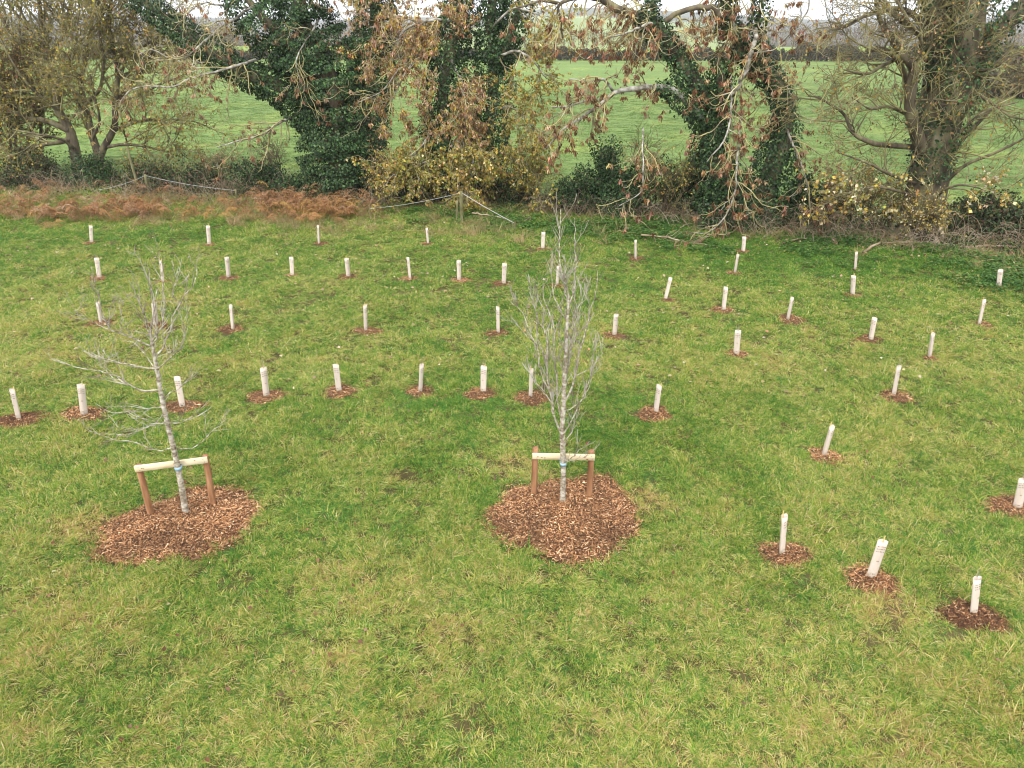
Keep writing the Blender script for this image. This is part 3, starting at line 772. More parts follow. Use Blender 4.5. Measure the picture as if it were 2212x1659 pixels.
ivy_on(t4.ivy, b, [1.2, 0.95, 0.55, 0.42, 0.42, 0.42, 0.4, 0.36, 0.3], 330)
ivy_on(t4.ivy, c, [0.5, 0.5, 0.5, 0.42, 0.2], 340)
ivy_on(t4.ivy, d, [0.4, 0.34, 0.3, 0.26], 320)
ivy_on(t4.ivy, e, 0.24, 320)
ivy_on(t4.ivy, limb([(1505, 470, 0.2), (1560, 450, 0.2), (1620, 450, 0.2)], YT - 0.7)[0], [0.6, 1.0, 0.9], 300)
n0 = len(t4.limbs)
bo = t4.limb([q4(1440, 830, 0.2), q4(1300, 690, 0.19), q4(1180, 600, 0.18), q4(1060, 570, 0.16), q4(950, 580, 0.15), q4(800, 610, 0.125), q4(700, 680, 0.11), q4(560, 780, 0.09), q4(450, 850, 0.07), q4(340, 980, 0.045)], True, 9, 0.1, -0.5)
ivy_on(t4.ivy, bo[1:9], [0.42, 0.42, 0.34, 0.2], 300)
t4.limb([q4(790, 600, 0.08), q4(740, 530, 0.07), q4(690, 525, 0.06), q4(600, 535, 0.05), q4(500, 520, 0.03)], True, 7, 0.1, -0.5)
t4.limb([q4(720, 655, 0.07), q4(600, 660, 0.06), q4(500, 695, 0.045), q4(380, 700, 0.03)], True, 7, 0.1, -0.7)
t4.limb([(1636, 62, 0.12), (1633, 80, 0.12), (1624, 105, 0.12), (1617, 135, 0.12), (1606, 165, 0.11), (1594, 190, 0.09), (1584, 204, 0.06)], True, 9, 0.1, -1.2)
t4.limb([(1600, 250, 0.07), (1594, 330, 0.06), (1590, 380, 0.05), (1590, 406, 0.045), (1570, 462, 0.04), (1534, 501, 0.03), (1498, 503, 0.02)], True, 7, 0.06, -2.4)
t4.limb([q4(1060, 150, 0.09), q4(1000, 165, 0.08), q4(930, 195, 0.06), q4(850, 225, 0.045), q4(760, 240, 0.03)], True, 7, 0.1, -1.0)
t4.limb([q4(1120, 140, 0.1), q4(1200, 90, 0.09), q4(1330, 50, 0.09), q4(1440, 60, 0.1), q4(1500, 110, 0.12)], False, 7, 0.08, -0.2)
t4.limb([q4(700, 0, 0.08), q4(560, -20, 0.07), q4(430, 30, 0.055), q4(440, 130, 0.045), q4(455, 250, 0.03)], False, 7, 0.08, -0.3)
t4.limb([q4(420, 20, 0.05), q4(300, 10, 0.045), q4(200, 40, 0.035), q4(120, 60, 0.02)], False, 6, 0.1, -0.3)
t4.limb([(1700, 280, 0.07), (1720, 330, 0.055), (1740, 380, 0.04), (1750, 440, 0.025)], True, 6, 0.1, -1.4)
t4.limb([q4(1560, 520, 0.07), q4(1560, 700, 0.06), q4(1520, 900, 0.05), q4(1400, 1060, 0.035)], True, 6, 0.1, -1.8)
t4.limb([q4(980, 840, 0.05), q4(975, 960, 0.045), q4(980, 1100, 0.04), q4(960, 1260, 0.03), q4(820, 1350, 0.02)], True, 6, 0.1, -1.8)
t4.limb([(1690, 90, 0.05), (1720, 60, 0.045), (1745, 20, 0.04), (1750, -40, 0.03)], True, 6, 0.1, -0.8)
ids = list(range(n0, len(t4.limbs)))
g = t4.levels([dict(count=150, len=(0.6, 1.9), r=(0.028, 0.012), ang=58, droop=0.3, curl=0.6, wander=0.2, n=9, t0=0.1),
               dict(count=520, len=(0.3, 0.9), r=(0.013, 0.008), ang=55, droop=0.28, curl=0.8, wander=0.28, n=7, k=3)], ids)
bunches(t4.lv, pick(g[1], 640, 0.7), 9, (0.09, 0.16))
bunches(t4.lv, pick(g[0], 200, 0.6), 9, (0.09, 0.16))
g = t4.levels([dict(count=60, len=(0.8, 2.2), r=(0.03, 0.012), ang=60, droop=0.3, curl=0.6, wander=0.2, n=9, t0=0.3, bias=(0.1, -0.6, 0)),
               dict(count=230, len=(0.3, 0.9), r=(0.013, 0.008), ang=55, droop=0.28, curl=0.8, wander=0.28, n=7, k=3)], [1, 3])
bunches(t4.lv, pick(g[1], 320, 0.6), 9, (0.09, 0.16))
g = t4.levels([dict(count=40, len=(0.8, 2.0), r=(0.03, 0.012), ang=60, droop=0.35, curl=0.5, wander=0.2, n=9, t0=0.55, bias=(-0.1, -0.4, -0.1)),
               dict(count=200, len=(0.3, 0.9), r=(0.012, 0.007), ang=55, droop=0.28, curl=0.6, wander=0.28, n=6, k=3)], [0])
bunches(t4.lv, pick(g[1], 170, 0.5), 8, (0.09, 0.15))
t4.done('twig')

# --- big mossy trunk on the right
YT = 25.4
B = np.array([at(1985, 512, YT)[0], YT, 0])
t5 = Hedgetree('mossy_tree', 'huge mossy trunk with a fan of fine twigs and cream leaves at its foot', B, YT)
a = t5.limb([(1979, 530, 1.0), (1985, 490, 0.72), (2000, 412, 0.66), (2022, 300, 0.66), (2040, 210, 0.74), (2058, 120, 0.74), (2074, 40, 0.7), (2082, -60, 0.62)], k=20, wob=0.03)
b = t5.limb([(2050, 230, 0.4), (2030, 130, 0.36), (2016, 60, 0.33), (2012, -60, 0.3)], k=14, dY=-0.2)
c = t5.limb([(2075, 230, 0.34), (2100, 150, 0.32), (2140, 90, 0.28), (2185, 40, 0.25), (2230, -10, 0.22), (2270, -60, 0.2)], k=12, dY=-0.1)
d = t5.limb([(1990, 330, 0.22), (1986, 313, 0.22), (1969, 250, 0.18), (1966, 198, 0.17), (1972, 148, 0.15), (1953, 122, 0.12), (1923, 82, 0.09), (1900, 40, 0.07), (1890, -20, 0.05)], k=9, dY=-0.9)
for (u0, v0, u1, v1) in ((1960, 495, 1905, 528), (1985, 505, 1970, 535), (2005, 500, 2050, 530), (1975, 480, 1925, 512), (2010, 480, 2040, 512)):
    t5.limb([(u0 + 12, v0 - 50, 0.12, 0.9), (u0 + 4, v0 - 12, 0.24, 0.4), ((u0 + u1) / 2, (v0 + v1) / 2, 0.17), (u1, v1 + 8, 0.05, -0.1)], k=10, dY=-0.7)
ivy_on(t5.ivy, a[8:], [0.75, 0.95, 1.05, 1.05, 0.9], 150)
ivy_on(t5.ivy, b, [0.5, 0.55, 0.45, 0.4], 150)
ivy_on(t5.ivy, c, [0.45, 0.48, 0.34, 0.25], 150)
n0 = len(t5.limbs)
t5.limb([(1966, 198, 0.10), (1940, 130, 0.09), (1905, 108, 0.08), (1870, 110, 0.05)], k=7, dY=-1.0)
t5.limb([(2030, 320, 0.10), (1912, 313, 0.09), (1867, 303, 0.075), (1840, 283, 0.06), (1820, 244, 0.045), (1768, 211, 0.03), (1745, 208, 0.02)], k=7, dY=-1.0)
t5.limb([(2010, 90, 0.12), (1970, 60, 0.10), (1930, 30, 0.085), (1890, -10, 0.06)], k=7, dY=-0.8)
t5.limb([(2000, 60, 0.10), (1950, 20, 0.08), (1880, 30, 0.06), (1820, 60, 0.04), (1790, 64, 0.025)], k=7, dY=-1.0)
t5.limb([(2030, 400, 0.08), (2060, 330, 0.065), (2110, 270, 0.05), (2180, 200, 0.035), (2250, 160, 0.02)], k=6, dY=-0.9)
t5.limb([(2030, 410, 0.07), (2080, 360, 0.06), (2150, 330, 0.045), (2230, 290, 0.025)], k=6, dY=-1.1)
t5.limb([(2030, 300, 0.07), (2080, 230, 0.06), (2130, 160, 0.045), (2200, 90, 0.025)], k=6, dY=-0.8)
t5.limb([(1990, 400, 0.06), (1930, 380, 0.05), (1870, 350, 0.04), (1810, 330, 0.02)], k=6, dY=-1.2)
t5.limb([(1985, 430, 0.06), (1930, 410, 0.05), (1880, 405, 0.035), (1830, 420, 0.02)], k=6, dY=-1.3)
t5.limb([(2010, 440, 0.06), (2040, 410, 0.05), (2080, 400, 0.035), (2130, 410, 0.02)], k=6, dY=-1.4)
for nd in ([(1972, 148, 0.08), (1990, 90, 0.06), (1960, 40, 0.05), (1930, -10, 0.03)], [(1953, 122, 0.07), (1910, 140, 0.055), (1870, 160, 0.04), (1820, 150, 0.02)],
           [(1969, 250, 0.07), (1920, 230, 0.05), (1880, 235, 0.035), (1840, 210, 0.02)], [(2100, 150, 0.08), (2140, 150, 0.06), (2190, 120, 0.04), (2230, 110, 0.02)],
           [(2060, 200, 0.07), (2120, 210, 0.05), (2180, 250, 0.035), (2230, 260, 0.02)], [(2020, 360, 0.07), (2070, 290, 0.05), (2130, 240, 0.04), (2200, 220, 0.02)]):
    t5.limb(nd, k=6, dY=-1.3)
ids = list(range(n0, len(t5.limbs)))
plan = [dict(count=120, len=(0.7, 2.0), r=(0.03, 0.011), ang=48, wander=0.17, n=7, t0=0.1, up=0.05),
        dict(count=850, len=(0.35, 1.1), r=(0.012, 0.008), ang=46, wander=0.22, n=5, k=3),
        dict(count=2400, len=(0.15, 0.5), r=(0.008, 0.006), ang=44, wander=0.22, n=3, k=3)]
g = t5.levels(plan, ids)
P = pick(g[2], 5200, 0.2)
lowz = (P[:, 2] < 2.5)
leaves_at(t5.lv, P[lowz][:1100], (0.08, 0.15), CREAM + CREAM + OCHRE[:2] + OLIVE[1:3], 0.6, aspect=(0.75, 1.0))
leaves_at(t5.lv, P[~lowz][:1100], (0.05, 0.10), DEAD + OCHRE[:2], 0.8)
# twigs springing straight from the trunk, tips towards the viewer
g = t5.levels([dict(count=150, len=(0.7, 2.1), r=(0.026, 0.010), ang=62, wander=0.2, n=7, t0=0.08, bias=(0.0, -0.9, 0.15), curl=0.3),
               dict(count=950, len=(0.3, 1.0), r=(0.012, 0.008), ang=46, wander=0.25, n=5, k=3, curl=0.2),
               dict(count=1400, len=(0.15, 0.4), r=(0.008, 0.006), ang=46, wander=0.25, n=3, k=3)], [0, 1, 2, 3])
P = pick(g[2], 2600, 0.2); lowz = P[:, 2] < 2.4
leaves_at(t5.lv, P[~lowz][:1300], (0.05, 0.10), DEAD + OCHRE[:3], 0.9)
leaves_at(t5.lv, P[lowz], (0.07, 0.14), CREAM + OCHRE, 0.6, aspect=(0.75, 1.0))
t5.done('twig_olive')

# ------------------------------------------------------------------ shrubs of the hedge bottom
def ivy_bush(u, Y, w, h, label, name='ivy_bush', dens=260, cols=IVY, wts=IVYW, group='bushes of the hedge bottom', twigs=60, stemh=None):
    x = xg(u, Y); base = np.array([x, Y, gz(x, Y)])
    t = thing(name, label, 'bush', base, group)
    T = Tubes(); L = Leaves()
    n = 9
    p = base + np.stack([rng.normal(0, w * 0.2, n), rng.normal(0, 0.25, n), np.zeros(n)], 1)
    g = grow(p, np.array([0, 0, 1.0]) + rng.normal(0, 0.3, (n, 3)), rng.uniform(0.7, 1.0, n) * h, 6, 0.15)
    T.add(g, taper(np.full(n, 0.045), 0.015, 7), 5)
    q, d, r, _, _ = spawn(g, taper(np.full(n, 0.045), 0.015, 7), twigs, 0.3, 1.0, 50, 14, 0.1)
    b = grow(q, d, rng.uniform(0.4, 0.9, twigs) * w * 0.55, 5, 0.2, 0.05)
    T.add(b, taper(np.full(twigs, 0.016), 0.006, 6), 3)
    tag(T.build('stems', M['twig_dark'], t, base), kind='stuff')
    for pts in g:
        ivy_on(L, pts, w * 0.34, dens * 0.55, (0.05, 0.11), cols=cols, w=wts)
    P = pick(b, int(dens * 4), 0.2); P = P + rng.normal(0, 0.08, P.shape)
    leaves_at(L, P, (0.05, 0.11), cols, 0.5, wts, (0.75, 1.0))
    tag(L.build('foliage', M['ivy'], t, base), kind='stuff')
    return t

BRAM = [(0.03, 0.055, 0.02), (0.05, 0.08, 0.025), (0.075, 0.07, 0.03), (0.12, 0.06, 0.035), (0.02, 0.035, 0.015)]
BW = [0.3, 0.25, 0.2, 0.1, 0.15]
ivy_bush(1222, 30.0, 1.5, 1.5, 'low dark ivy bush left of the ivy stump in the hedge bottom')
ivy_bush(1330, 28.9, 1.9, 1.75, 'broad dark evergreen bush below the arching bough')
ivy_bush(1335, 29.3, 0.9, 3.1, 'ivy-smothered stump standing up behind the evergreen bush', 'ivy_stump', 330, twigs=30)
ivy_bush(1462, 29.2, 0.75, 2.6, 'slim ivy-wrapped stem left of the leaning tree foot', 'ivy_stump', 330, twigs=20)
ivy_bush(1720, 27.5, 1.3, 1.9, 'dark bush hard against the right side of the leaning tree', dens=240)
ivy_bush(2105, 25.8, 2.0, 1.5, 'dark bramble bush to the right of the huge mossy trunk', 'bramble_bush', 240, BRAM, BW)
ivy_bush(2185, 25.6, 1.9, 1.3, 'dark bramble bush cut by the right picture edge', 'bramble_bush', 220, BRAM, BW)
ivy_bush(562, 33.6, 1.2, 1.5, 'small dark evergreen bush left of the massive ivy trunk', 'evergreen_bush', 260)
ivy_bush(620, 32.2, 1.6, 0.9, 'low evergreen bush among bracken beside the massive ivy trunk', dens=220)
ivy_bush(330, 34.3, 2.4, 1.0, 'low dark bramble heap behind the left fence post', 'bramble_bush', 190, BRAM, BW)
ivy_bush(440, 34.0, 2.4, 1.0, 'low dark bramble heap under the rope left of centre', 'bramble_bush', 170, BRAM, BW)
ivy_bush(70, 35.4, 2.8, 1.6, 'dark bramble heap at the foot of the left thicket', 'bramble_bush', 170, BRAM, BW)
ivy_bush(200, 35.2, 2.4, 1.2, 'dark ivy heap round the foot of the many-stemmed tree', dens=190)
ivy_bush(905, 31.9, 2.0, 1.0, 'low dark bush between the massive trunk and the twin stems', dens=180)
ivy_bush(1090, 31.3, 2.0, 1.2, 'low bramble bush right of the twin ivy stems', 'bramble_bush', 180, BRAM, BW)

def bare_shrub(u, Y, h, w, label, cols=None, nl=0, lean=(0, 0), n=8):
    x = xg(u, Y); base = np.array([x, Y, gz(x, Y)])
    t = thing('bare_shrub', label, 'shrub', base, 'bare shrubs of the hedge')
    T = Tubes(); L = Leaves()
    p = base + np.stack([rng.normal(0, 0.12, n), rng.normal(0, 0.12, n), np.full(n, -0.05)], 1)
    g = grow(p, np.array([lean[0], lean[1], 1.0]) + rng.normal(0, 0.28, (n, 3)), rng.uniform(0.7, 1.0, n) * h, 7, 0.12)
    T.add(g, taper(np.full(n, 0.035), 0.012, 8), 5)
    q, d, r, _, _ = spawn(g, taper(np.full(n, 0.03), 0.01, 8), 70, 0.25, 1.0, 48, 14, 0.1)
    b = grow(q, d, rng.uniform(0.35, 0.9, 70) * w, 5, 0.2)
    T.add(b, taper(np.full(70, 0.014), 0.007, 6), 3)
    q, d, r, _, _ = spawn(b, taper(np.full(70, 0.01), 0.006, 6), 420, 0.2, 1.0, 46)
    e = grow(q, d, rng.uniform(0.15, 0.5, 420) * w, 4, 0.22)
    T.add(e, taper(np.full(420, 0.008), 0.005, 5), 3)
    tag(T.build('stems', M['twig_dark'], t, base), kind='stuff')
    if nl:
        leaves_at(L, pick(e, nl, 0.2), (0.05, 0.10), cols, 0.5)
        tag(L.build('leaves', M['leaf'], t, base), kind='stuff')
    return t
bare_shrub(600, 35.5, 2.6, 1.0, 'thin bare shrub standing against the field left of the ivy trunk')
bare_shrub(1400, 29.2, 3.3, 1.5, 'twiggy bare shrub under the arching bough', OCHRE, 260)
bare_shrub(1440, 28.6, 2.5, 1.4, 'yellow-leaved twiggy shrub beside the leaning tree', OLIVE + OCHRE, 700)
bare_shrub(1780, 27.0, 2.0, 1.0, 'shrub hung with brown leaf bunches left of the mossy trunk', DEAD + PINKISH, 2800)
bare_shrub(1850, 26.6, 2.2, 1.3, 'pale-leaved fine shrub just left of the mossy trunk', CREAM + OCHRE, 1100)
bare_shrub(1130, 31.0, 2.6, 1.3, 'olive-leaved shrub right of the twin ivy stems', OLIVE + OCHRE[:2], 1500)
bare_shrub(850, 31.2, 1.9, 1.3, 'tawny-leaved shrub between massive trunk and twin stems', DEAD + OCHRE, 1200)
bare_shrub(1905, 26.0, 1.6, 1.2, 'tangle of bare twigs at the foot of the mossy trunk', CREAM + OCHRE[:2], 700)
bare_shrub(1990, 24.6, 1.5, 1.0, 'low spray of yellow and cream leaves in front of the mossy trunk', CREAM + CREAM + OCHRE[:2] + OLIVE[1:3], 1000, (-0.1, -0.2))
bare_shrub(480, 35.0, 1.4, 1.2, 'tawny twig tangle in the hedge bottom left of centre', DEAD, 500)

# ------------------------------------------------------------------ fence of the hedge bottom
def fence_post(u, v, h, label, lean=(0.03, 0.0), r=0.06):
    b = ground(u, v)
    pts = np.stack([b + [0, 0, -0.1], b + [lean[0] * 0.5 * h, lean[1] * 0.5 * h, h * 0.5], b + [lean[0] * h, lean[1] * h, h]])
    T = Tubes(); T.add(catmull(pts, 6), np.array([r * 1.05, r, r, r * 0.98, r * 0.97, r * 0.85]), 9)
    o = T.build('fence_post', M['fence_post'], None, b); o.location = tuple(b)
    tag(o, label, 'post', 'wooden posts of the rope fence')
    return b + np.array([lean[0] * h, lean[1] * h, h])
pA = fence_post(322, 424, 0.95, 'short grey wooden post carrying the rope at left')
fence_post(303, 420, 2.0, 'tall mossy pole standing beside the left rope post', (-0.06, 0), 0.055)
pB = fence_post(997, 478, 1.15, 'mossy wooden post where the white rope bends, below the twin stems', (0.02, 0), 0.07)
fence_post(986, 478, 0.8, 'short grey stake leaning on the mossy rope post', (0.08, 0), 0.045)
pC = fence_post(1112, 494, 0.25, 'low peg at the right end of the white rope', (0, 0), 0.035)
pD = fence_post(800, 470, 0.45, 'low stake half hidden by bracken at the rope', (0, 0), 0.035)
pE = fence_post(515, 448, 0.75, 'weathered stake in the bracken holding the rope', (0.0, 0), 0.045)
pF = fence_post(215, 428, 0.35, 'low stake under the left thicket at the rope end', (0, 0), 0.04)

def rope(a, b, label, sag=0.08, r=0.0065):
    t = np.linspace(0, 1, 14)[:, None]
    P = a * (1 - t) + b * t; P[:, 2] -= sag * 4 * t[:, 0] * (1 - t[:, 0])
    P[:, 2] -= 0.05
    T = Tubes(); T.add(P, np.full(14, r), 6)
    o = T.build('fence_rope', M['rope'], None, P[0]); o.location = tuple(P[0])
    tag(o, label, 'rope', 'white ropes of the fence')
rope(pA, pE, 'white fence rope running right from the short grey left post')
rope(pF, pA, 'white fence rope sagging left under the thicket')
rope(pD, pB, 'white fence rope running left from the mossy middle post')
rope(pB, pC, 'white fence rope dropping right from the mossy middle post to the ground', 0.03, 0.011)

# ------------------------------------------------------------------ fallen branches
def fallen(nodes, r, label, twigs=10, mat='cane_dead'):
    P = np.array([ground(u, v) + [0, 0, z] for u, v, z in nodes])
    b = P[0].copy()
    t = thing('fallen_branch', label, 'branch', b, 'dead branches lying under the hedge')
    pts = catmull(P, 16) + rng.normal(0, 0.015, (16, 3)); rad = np.linspace(r, r * 0.35, 16)
    T = Tubes(); T.add(pts, rad, 7)
    T.build('bough', M[mat], t, b)
    T = Tubes()
    q, d, rr, _, _ = spawn(pts[None], rad[None], twigs, 0.2, 1, 50, 15, 0.1)
    g = grow(q, d, rng.uniform(0.3, 0.9, twigs), 5, 0.15); g[:, :, 2] = np.maximum(g[:, :, 2], 0.03)
    T.add(g, taper(np.full(twigs, r * 0.35), 0.005, 6), 4)
    tag(T.build('twigs', M[mat], t, b), kind='stuff')
fallen([(1385, 522, 0.22), (1430, 524, 0.16), (1500, 533, 0.12), (1580, 541, 0.08)], 0.03, 'long grey dead branch lying below the leaning ivy tree', 22)
fallen([(1862, 552, 0.06), (1895, 535, 0.12), (1950, 533, 0.1), (2035, 530, 0.1)], 0.05, 'crooked dead branch lying on leaves before the mossy trunk', 9)
fallen([(1690, 527, 0.1), (1725, 520, 0.13), (1765, 514, 0.1)], 0.03, 'straight pale stick lying among dead canes', 3)
fallen([(1020, 470, 0.2), (1070, 476, 0.15), (1140, 487, 0.1)], 0.03, 'thin pale stick lying beside the rope end', 6)
fallen([(2080, 545, 0.1), (2140, 540, 0.12), (2200, 538, 0.1), (2260, 530, 0.1)], 0.05, 'dark dead branch on the litter at the right edge', 8)

# ------------------------------------------------------------------ planted trees in stake frames
def mulch_bed(name, label, c, rx, ry, n, seed, big, group, dark=0.0):
    """low uneven mound with bark chips lying on it"""
    rr = np.random.RandomState(seed)
    base = np.array([c[0], c[1], float(gz(c[0], c[1]))])
    ph = rr.uniform(0, 6.28, 4)
    def edge(a): return 1 + 0.09 * np.sin(2 * a + ph[0]) + 0.07 * np.sin(3 * a + ph[1]) + 0.05 * np.sin(5 * a + ph[2]) + 0.035 * np.sin(9 * a + ph[3])
    hmax = 0.085 if big else 0.022
    def hz(rho, x, y): return hmax * (1 - rho ** 2.2) + (0.02 if big else 0.012) * np.sin(x * 9 + ph[0]) * np.sin(y * 8 + ph[1]) * (1 - rho)
    rings, k = (12, 48) if big else (5, 22)
    V = [[0, 0, hmax]]; F3, F4 = [], []
    for i in range(1, rings + 1):
        rho = i / rings
        a = np.arange(k) * 2 * math.pi / k
        e = edge(a) * rho
        x, y = rx * e * np.cos(a), ry * e * np.sin(a)
        z = hz(rho, x, y) - (0.03 if i == rings else 0)
        V += np.stack([x, y, z + gz(x + base[0], y + base[1]) - base[2] + 0.006], 1).tolist()
    for j in range(k): F3.append([0, 1 + j, 1 + (j + 1) % k])
    for i in range(rings - 1):
        for j in range(k):
            o0, o1 = 1 + i * k, 1 + (i + 1) * k
            F4.append([o0 + j, o1 + j, o1 + (j + 1) % k, o0 + (j + 1) % k])
    o = mk(name, V, [np.array(F3), np.array(F4)], M['mulch_soil'], smooth=True)
    o.location = tuple(base)
    tag(o, label, 'mulch', group)
    # chips
    a = rr.uniform(0, 2 * math.pi, n); rho = np.sqrt(rr.uniform(0, 1, n)) * (1.0 + 0.07 * rr.normal(0, 1, n) ** 2 * rr.uniform(0, 1, n))
    e = edge(a) * rho
    x, y = rx * e * np.cos(a), ry * e * np.sin(a)
    z = np.maximum(hz(np.minimum(rho, 1), x, y), 0.004) + gz(x + base[0], y + base[1]) - base[2] + 0.012 + rr.uniform(0, 0.012, n)
    C = np.stack([x, y, z], 1)
    yaw = rr.uniform(0, 2 * math.pi, n); tilt = rr.normal(0, 0.28, n)
    A = np.stack([np.cos(yaw) * np.cos(tilt), np.sin(yaw) * np.cos(tilt), np.sin(tilt)], 1)
    Nn = nrm(np.stack([rr.normal(0, 0.3, n), rr.normal(0, 0.3, n), np.ones(n)], 1))
    B = nrm(np.cross(Nn, A)); Nn = np.cross(A, B)
    l = rr.gamma(2.4, 0.0095, n) + 0.005; w = np.minimum(l * rr.uniform(0.16, 0.42, n), 0.014); h = w * rr.uniform(0.2, 0.5, n)
    if big:
        k_ = rr.choice(n, 14); l[k_] = rr.uniform(0.10, 0.2, 14); w[k_] = 0.012; h[k_] = 0.008
    q = []
    for sx, sy, sz in ((-1, -1, 0), (1, -0.6, 0), (1, 0.6, 0), (-1, 1, 0), (-0.9, -0.8, 1), (0.85, -0.45, 1), (0.85, 0.45, 1), (-0.9, 0.8, 1)):
        q.append(C + A * (l * sx * 0.5)[:, None] + B * (w * sy * 0.5)[:, None] + Nn * (h * sz)[:, None])
    V = np.stack(q, 1).reshape(-1, 3); b8 = (np.arange(n) * 8)[:, None]
    F = np.concatenate([b8 + np.array(f)[None] for f in ([4, 5, 6, 7], [0, 1, 5, 4], [1, 2, 6, 5], [2, 3, 7, 6], [3, 0, 4, 7])])
    pal = np.array([(0.20, 0.10, 0.045), (0.29, 0.155, 0.07), (0.37, 0.22, 0.11), (0.12, 0.058, 0.03), (0.47, 0.31, 0.17), (0.055, 0.03, 0.018), (0.62, 0.48, 0.31)])
    wts = np.array([0.22, 0.22, 0.18, 0.15, 0.10, 0.09, 0.04])
    if dark: wts = wts * np.array([1, 0.6, 0.5, 2, 0.5, 3.0, 0.5]); wts = wts / wts.sum()
    blotch = 0.35 + 1.3 * fbm(x * 2.6 + ph[0], y * 2.6, seed % 50, 3)
    col = pal[rr.choice(7, n, p=wts)] * np.array([1.0, 0.92, 0.9]) * np.exp(rr.normal(0, 0.2, (n, 1))) * blotch[:, None]
    ch = mk('bark_chips', V, [F], M['chip'], o, np.repeat(np.clip(col, 0.01, 0.8), 8, 0))
    tag(ch, kind='stuff')
    BEDS.append((base[0], base[1], rx, ry, edge))
    return o
BEDS = []

def crop(px, py, ox, oy, sc_): return ((ox + px * sc_) / 1.73599, (oy + py * sc_) / 1.73599)

def young_tree(label, base, trunk, branches, cv, depth_seed, twig_n, up, lens, prof):
    rr = np.random.RandomState(depth_seed)
    Y = base[1]
    t = thing('young_tree', label, 'tree', base, 'young trees planted in stake frames')
    def path(nodes, r0, r1, depth, n=14):
        P = []
        for i, (px, py) in enumerate(nodes):
            u, v = cv(px, py)
            f = i / max(1, len(nodes) - 1)
            P.append(at(u, v, Y + depth * f))
        pts = catmull(np.array(P), n)
        return pts, np.linspace(1, 0, n) ** 0.9 * (r0 - r1) + r1
    tp, tr = path(trunk, 0.062, 0.012, 0.0, 30)
    tp[0] = base + [0, 0, -0.05]
    tr = np.interp(np.linspace(0, 1, 30), *prof); tr[0] *= 1.2
    T = Tubes(); T.add(tp, tr, 12)
    T.build('trunk', M['young_bark'], t, base)
    T = Tubes(); bp, br = [], []
    for nodes, r0, dep in branches:
        p, r = path(nodes, r0 * 0.7, 0.0034, dep)
        cand = np.concatenate([tp] + bp)
        k = np.argmin(np.linalg.norm((cand - p[0])[:, [0, 2]], axis=1))
        p = p + (cand[k] - p[0]) * np.linspace(1, 0, 14)[:, None] ** 3
        p[1:-1] += rr.normal(0, 0.008, (12, 3))
        T.add(p, r, 6); bp.append(p); br.append(r)
    T.build('branches', M['young_bark'], t, base)
    bp, br = np.stack(bp), np.stack(br)
    T = Tubes()
    q, d, r, tt, _ = spawn(bp, br, twig_n, 0.12, 1.0, 38, 12, up)
    g = grow(q, d, rng.uniform(*lens, twig_n) * (1.2 - 0.5 * tt), 6, 0.10, 0.0, 0.25 * up)
    T.add(g, taper(np.minimum(r * 0.7, 0.0055), 0.003, 7), 4)
    q, d, r, _, _ = spawn(g, taper(np.full(twig_n, 0.004), 0.0025, 7), twig_n * 2, 0.2, 1.0, 42, 12, up)
    g = grow(q, d, rng.uniform(0.05, 0.2, twig_n * 2), 3, 0.12)
    T.add(g, taper(np.full(twig_n * 2, 0.0032), 0.0024, 4), 3)
    # a few shoots on the trunk itself
    m = max(8, twig_n // 6)
    q, d, r, _, _ = spawn(tp[None], tr[None], m, 0.3, 0.98, 60, 14, up)
    g = grow(q, d, rng.uniform(0.15, 0.5, m), 5, 0.12, 0, 0.2)
    T.add(g, taper(np.full(m, 0.0045), 0.0022, 6), 4)
    tag(T.build('twigs', M['young_twig'], t, base), kind='stuff')
    return t, tp

def box(name, c, ax, sx, sy, sz, mat, parent, origin, bev=0.0025):
    """bevelled bar centred at c, long axis ax (unit, horizontal)"""
    ax = np.asarray(ax); up = np.array([0, 0, 1.0]); up = nrm(up - ax * ax.dot(up)); sd_ = np.cross(up, ax)
    V, F, ring = [], [], []
    for ex, ins in ((-1, bev), (-1, 0.0), (1, 0.0), (1, bev)):
        y_, z_ = sy / 2 - ins, sz / 2 - ins
        prof = [(-y_ + bev, -z_), (y_ - bev, -z_), (y_, -z_ + bev), (y_, z_ - bev), (y_ - bev, z_), (-y_ + bev, z_), (-y_, z_ - bev), (-y_, -z_ + bev)]
        xx = ex * (sx / 2 - (0 if ins else bev))
        ring.append(list(range(len(V), len(V) + 8)))
        V += [np.asarray(c) + ax * xx + sd_ * a_ + up * b_ for a_, b_ in prof]
    for i in range(3):
        for j in range(8): F.append([ring[i][j], ring[i][(j + 1) % 8], ring[i + 1][(j + 1) % 8], ring[i + 1][j]])
    o = mk(name, V, [np.array(F), np.array([ring[0][::-1], ring[3]])], mat, parent, origin=origin)
    return o

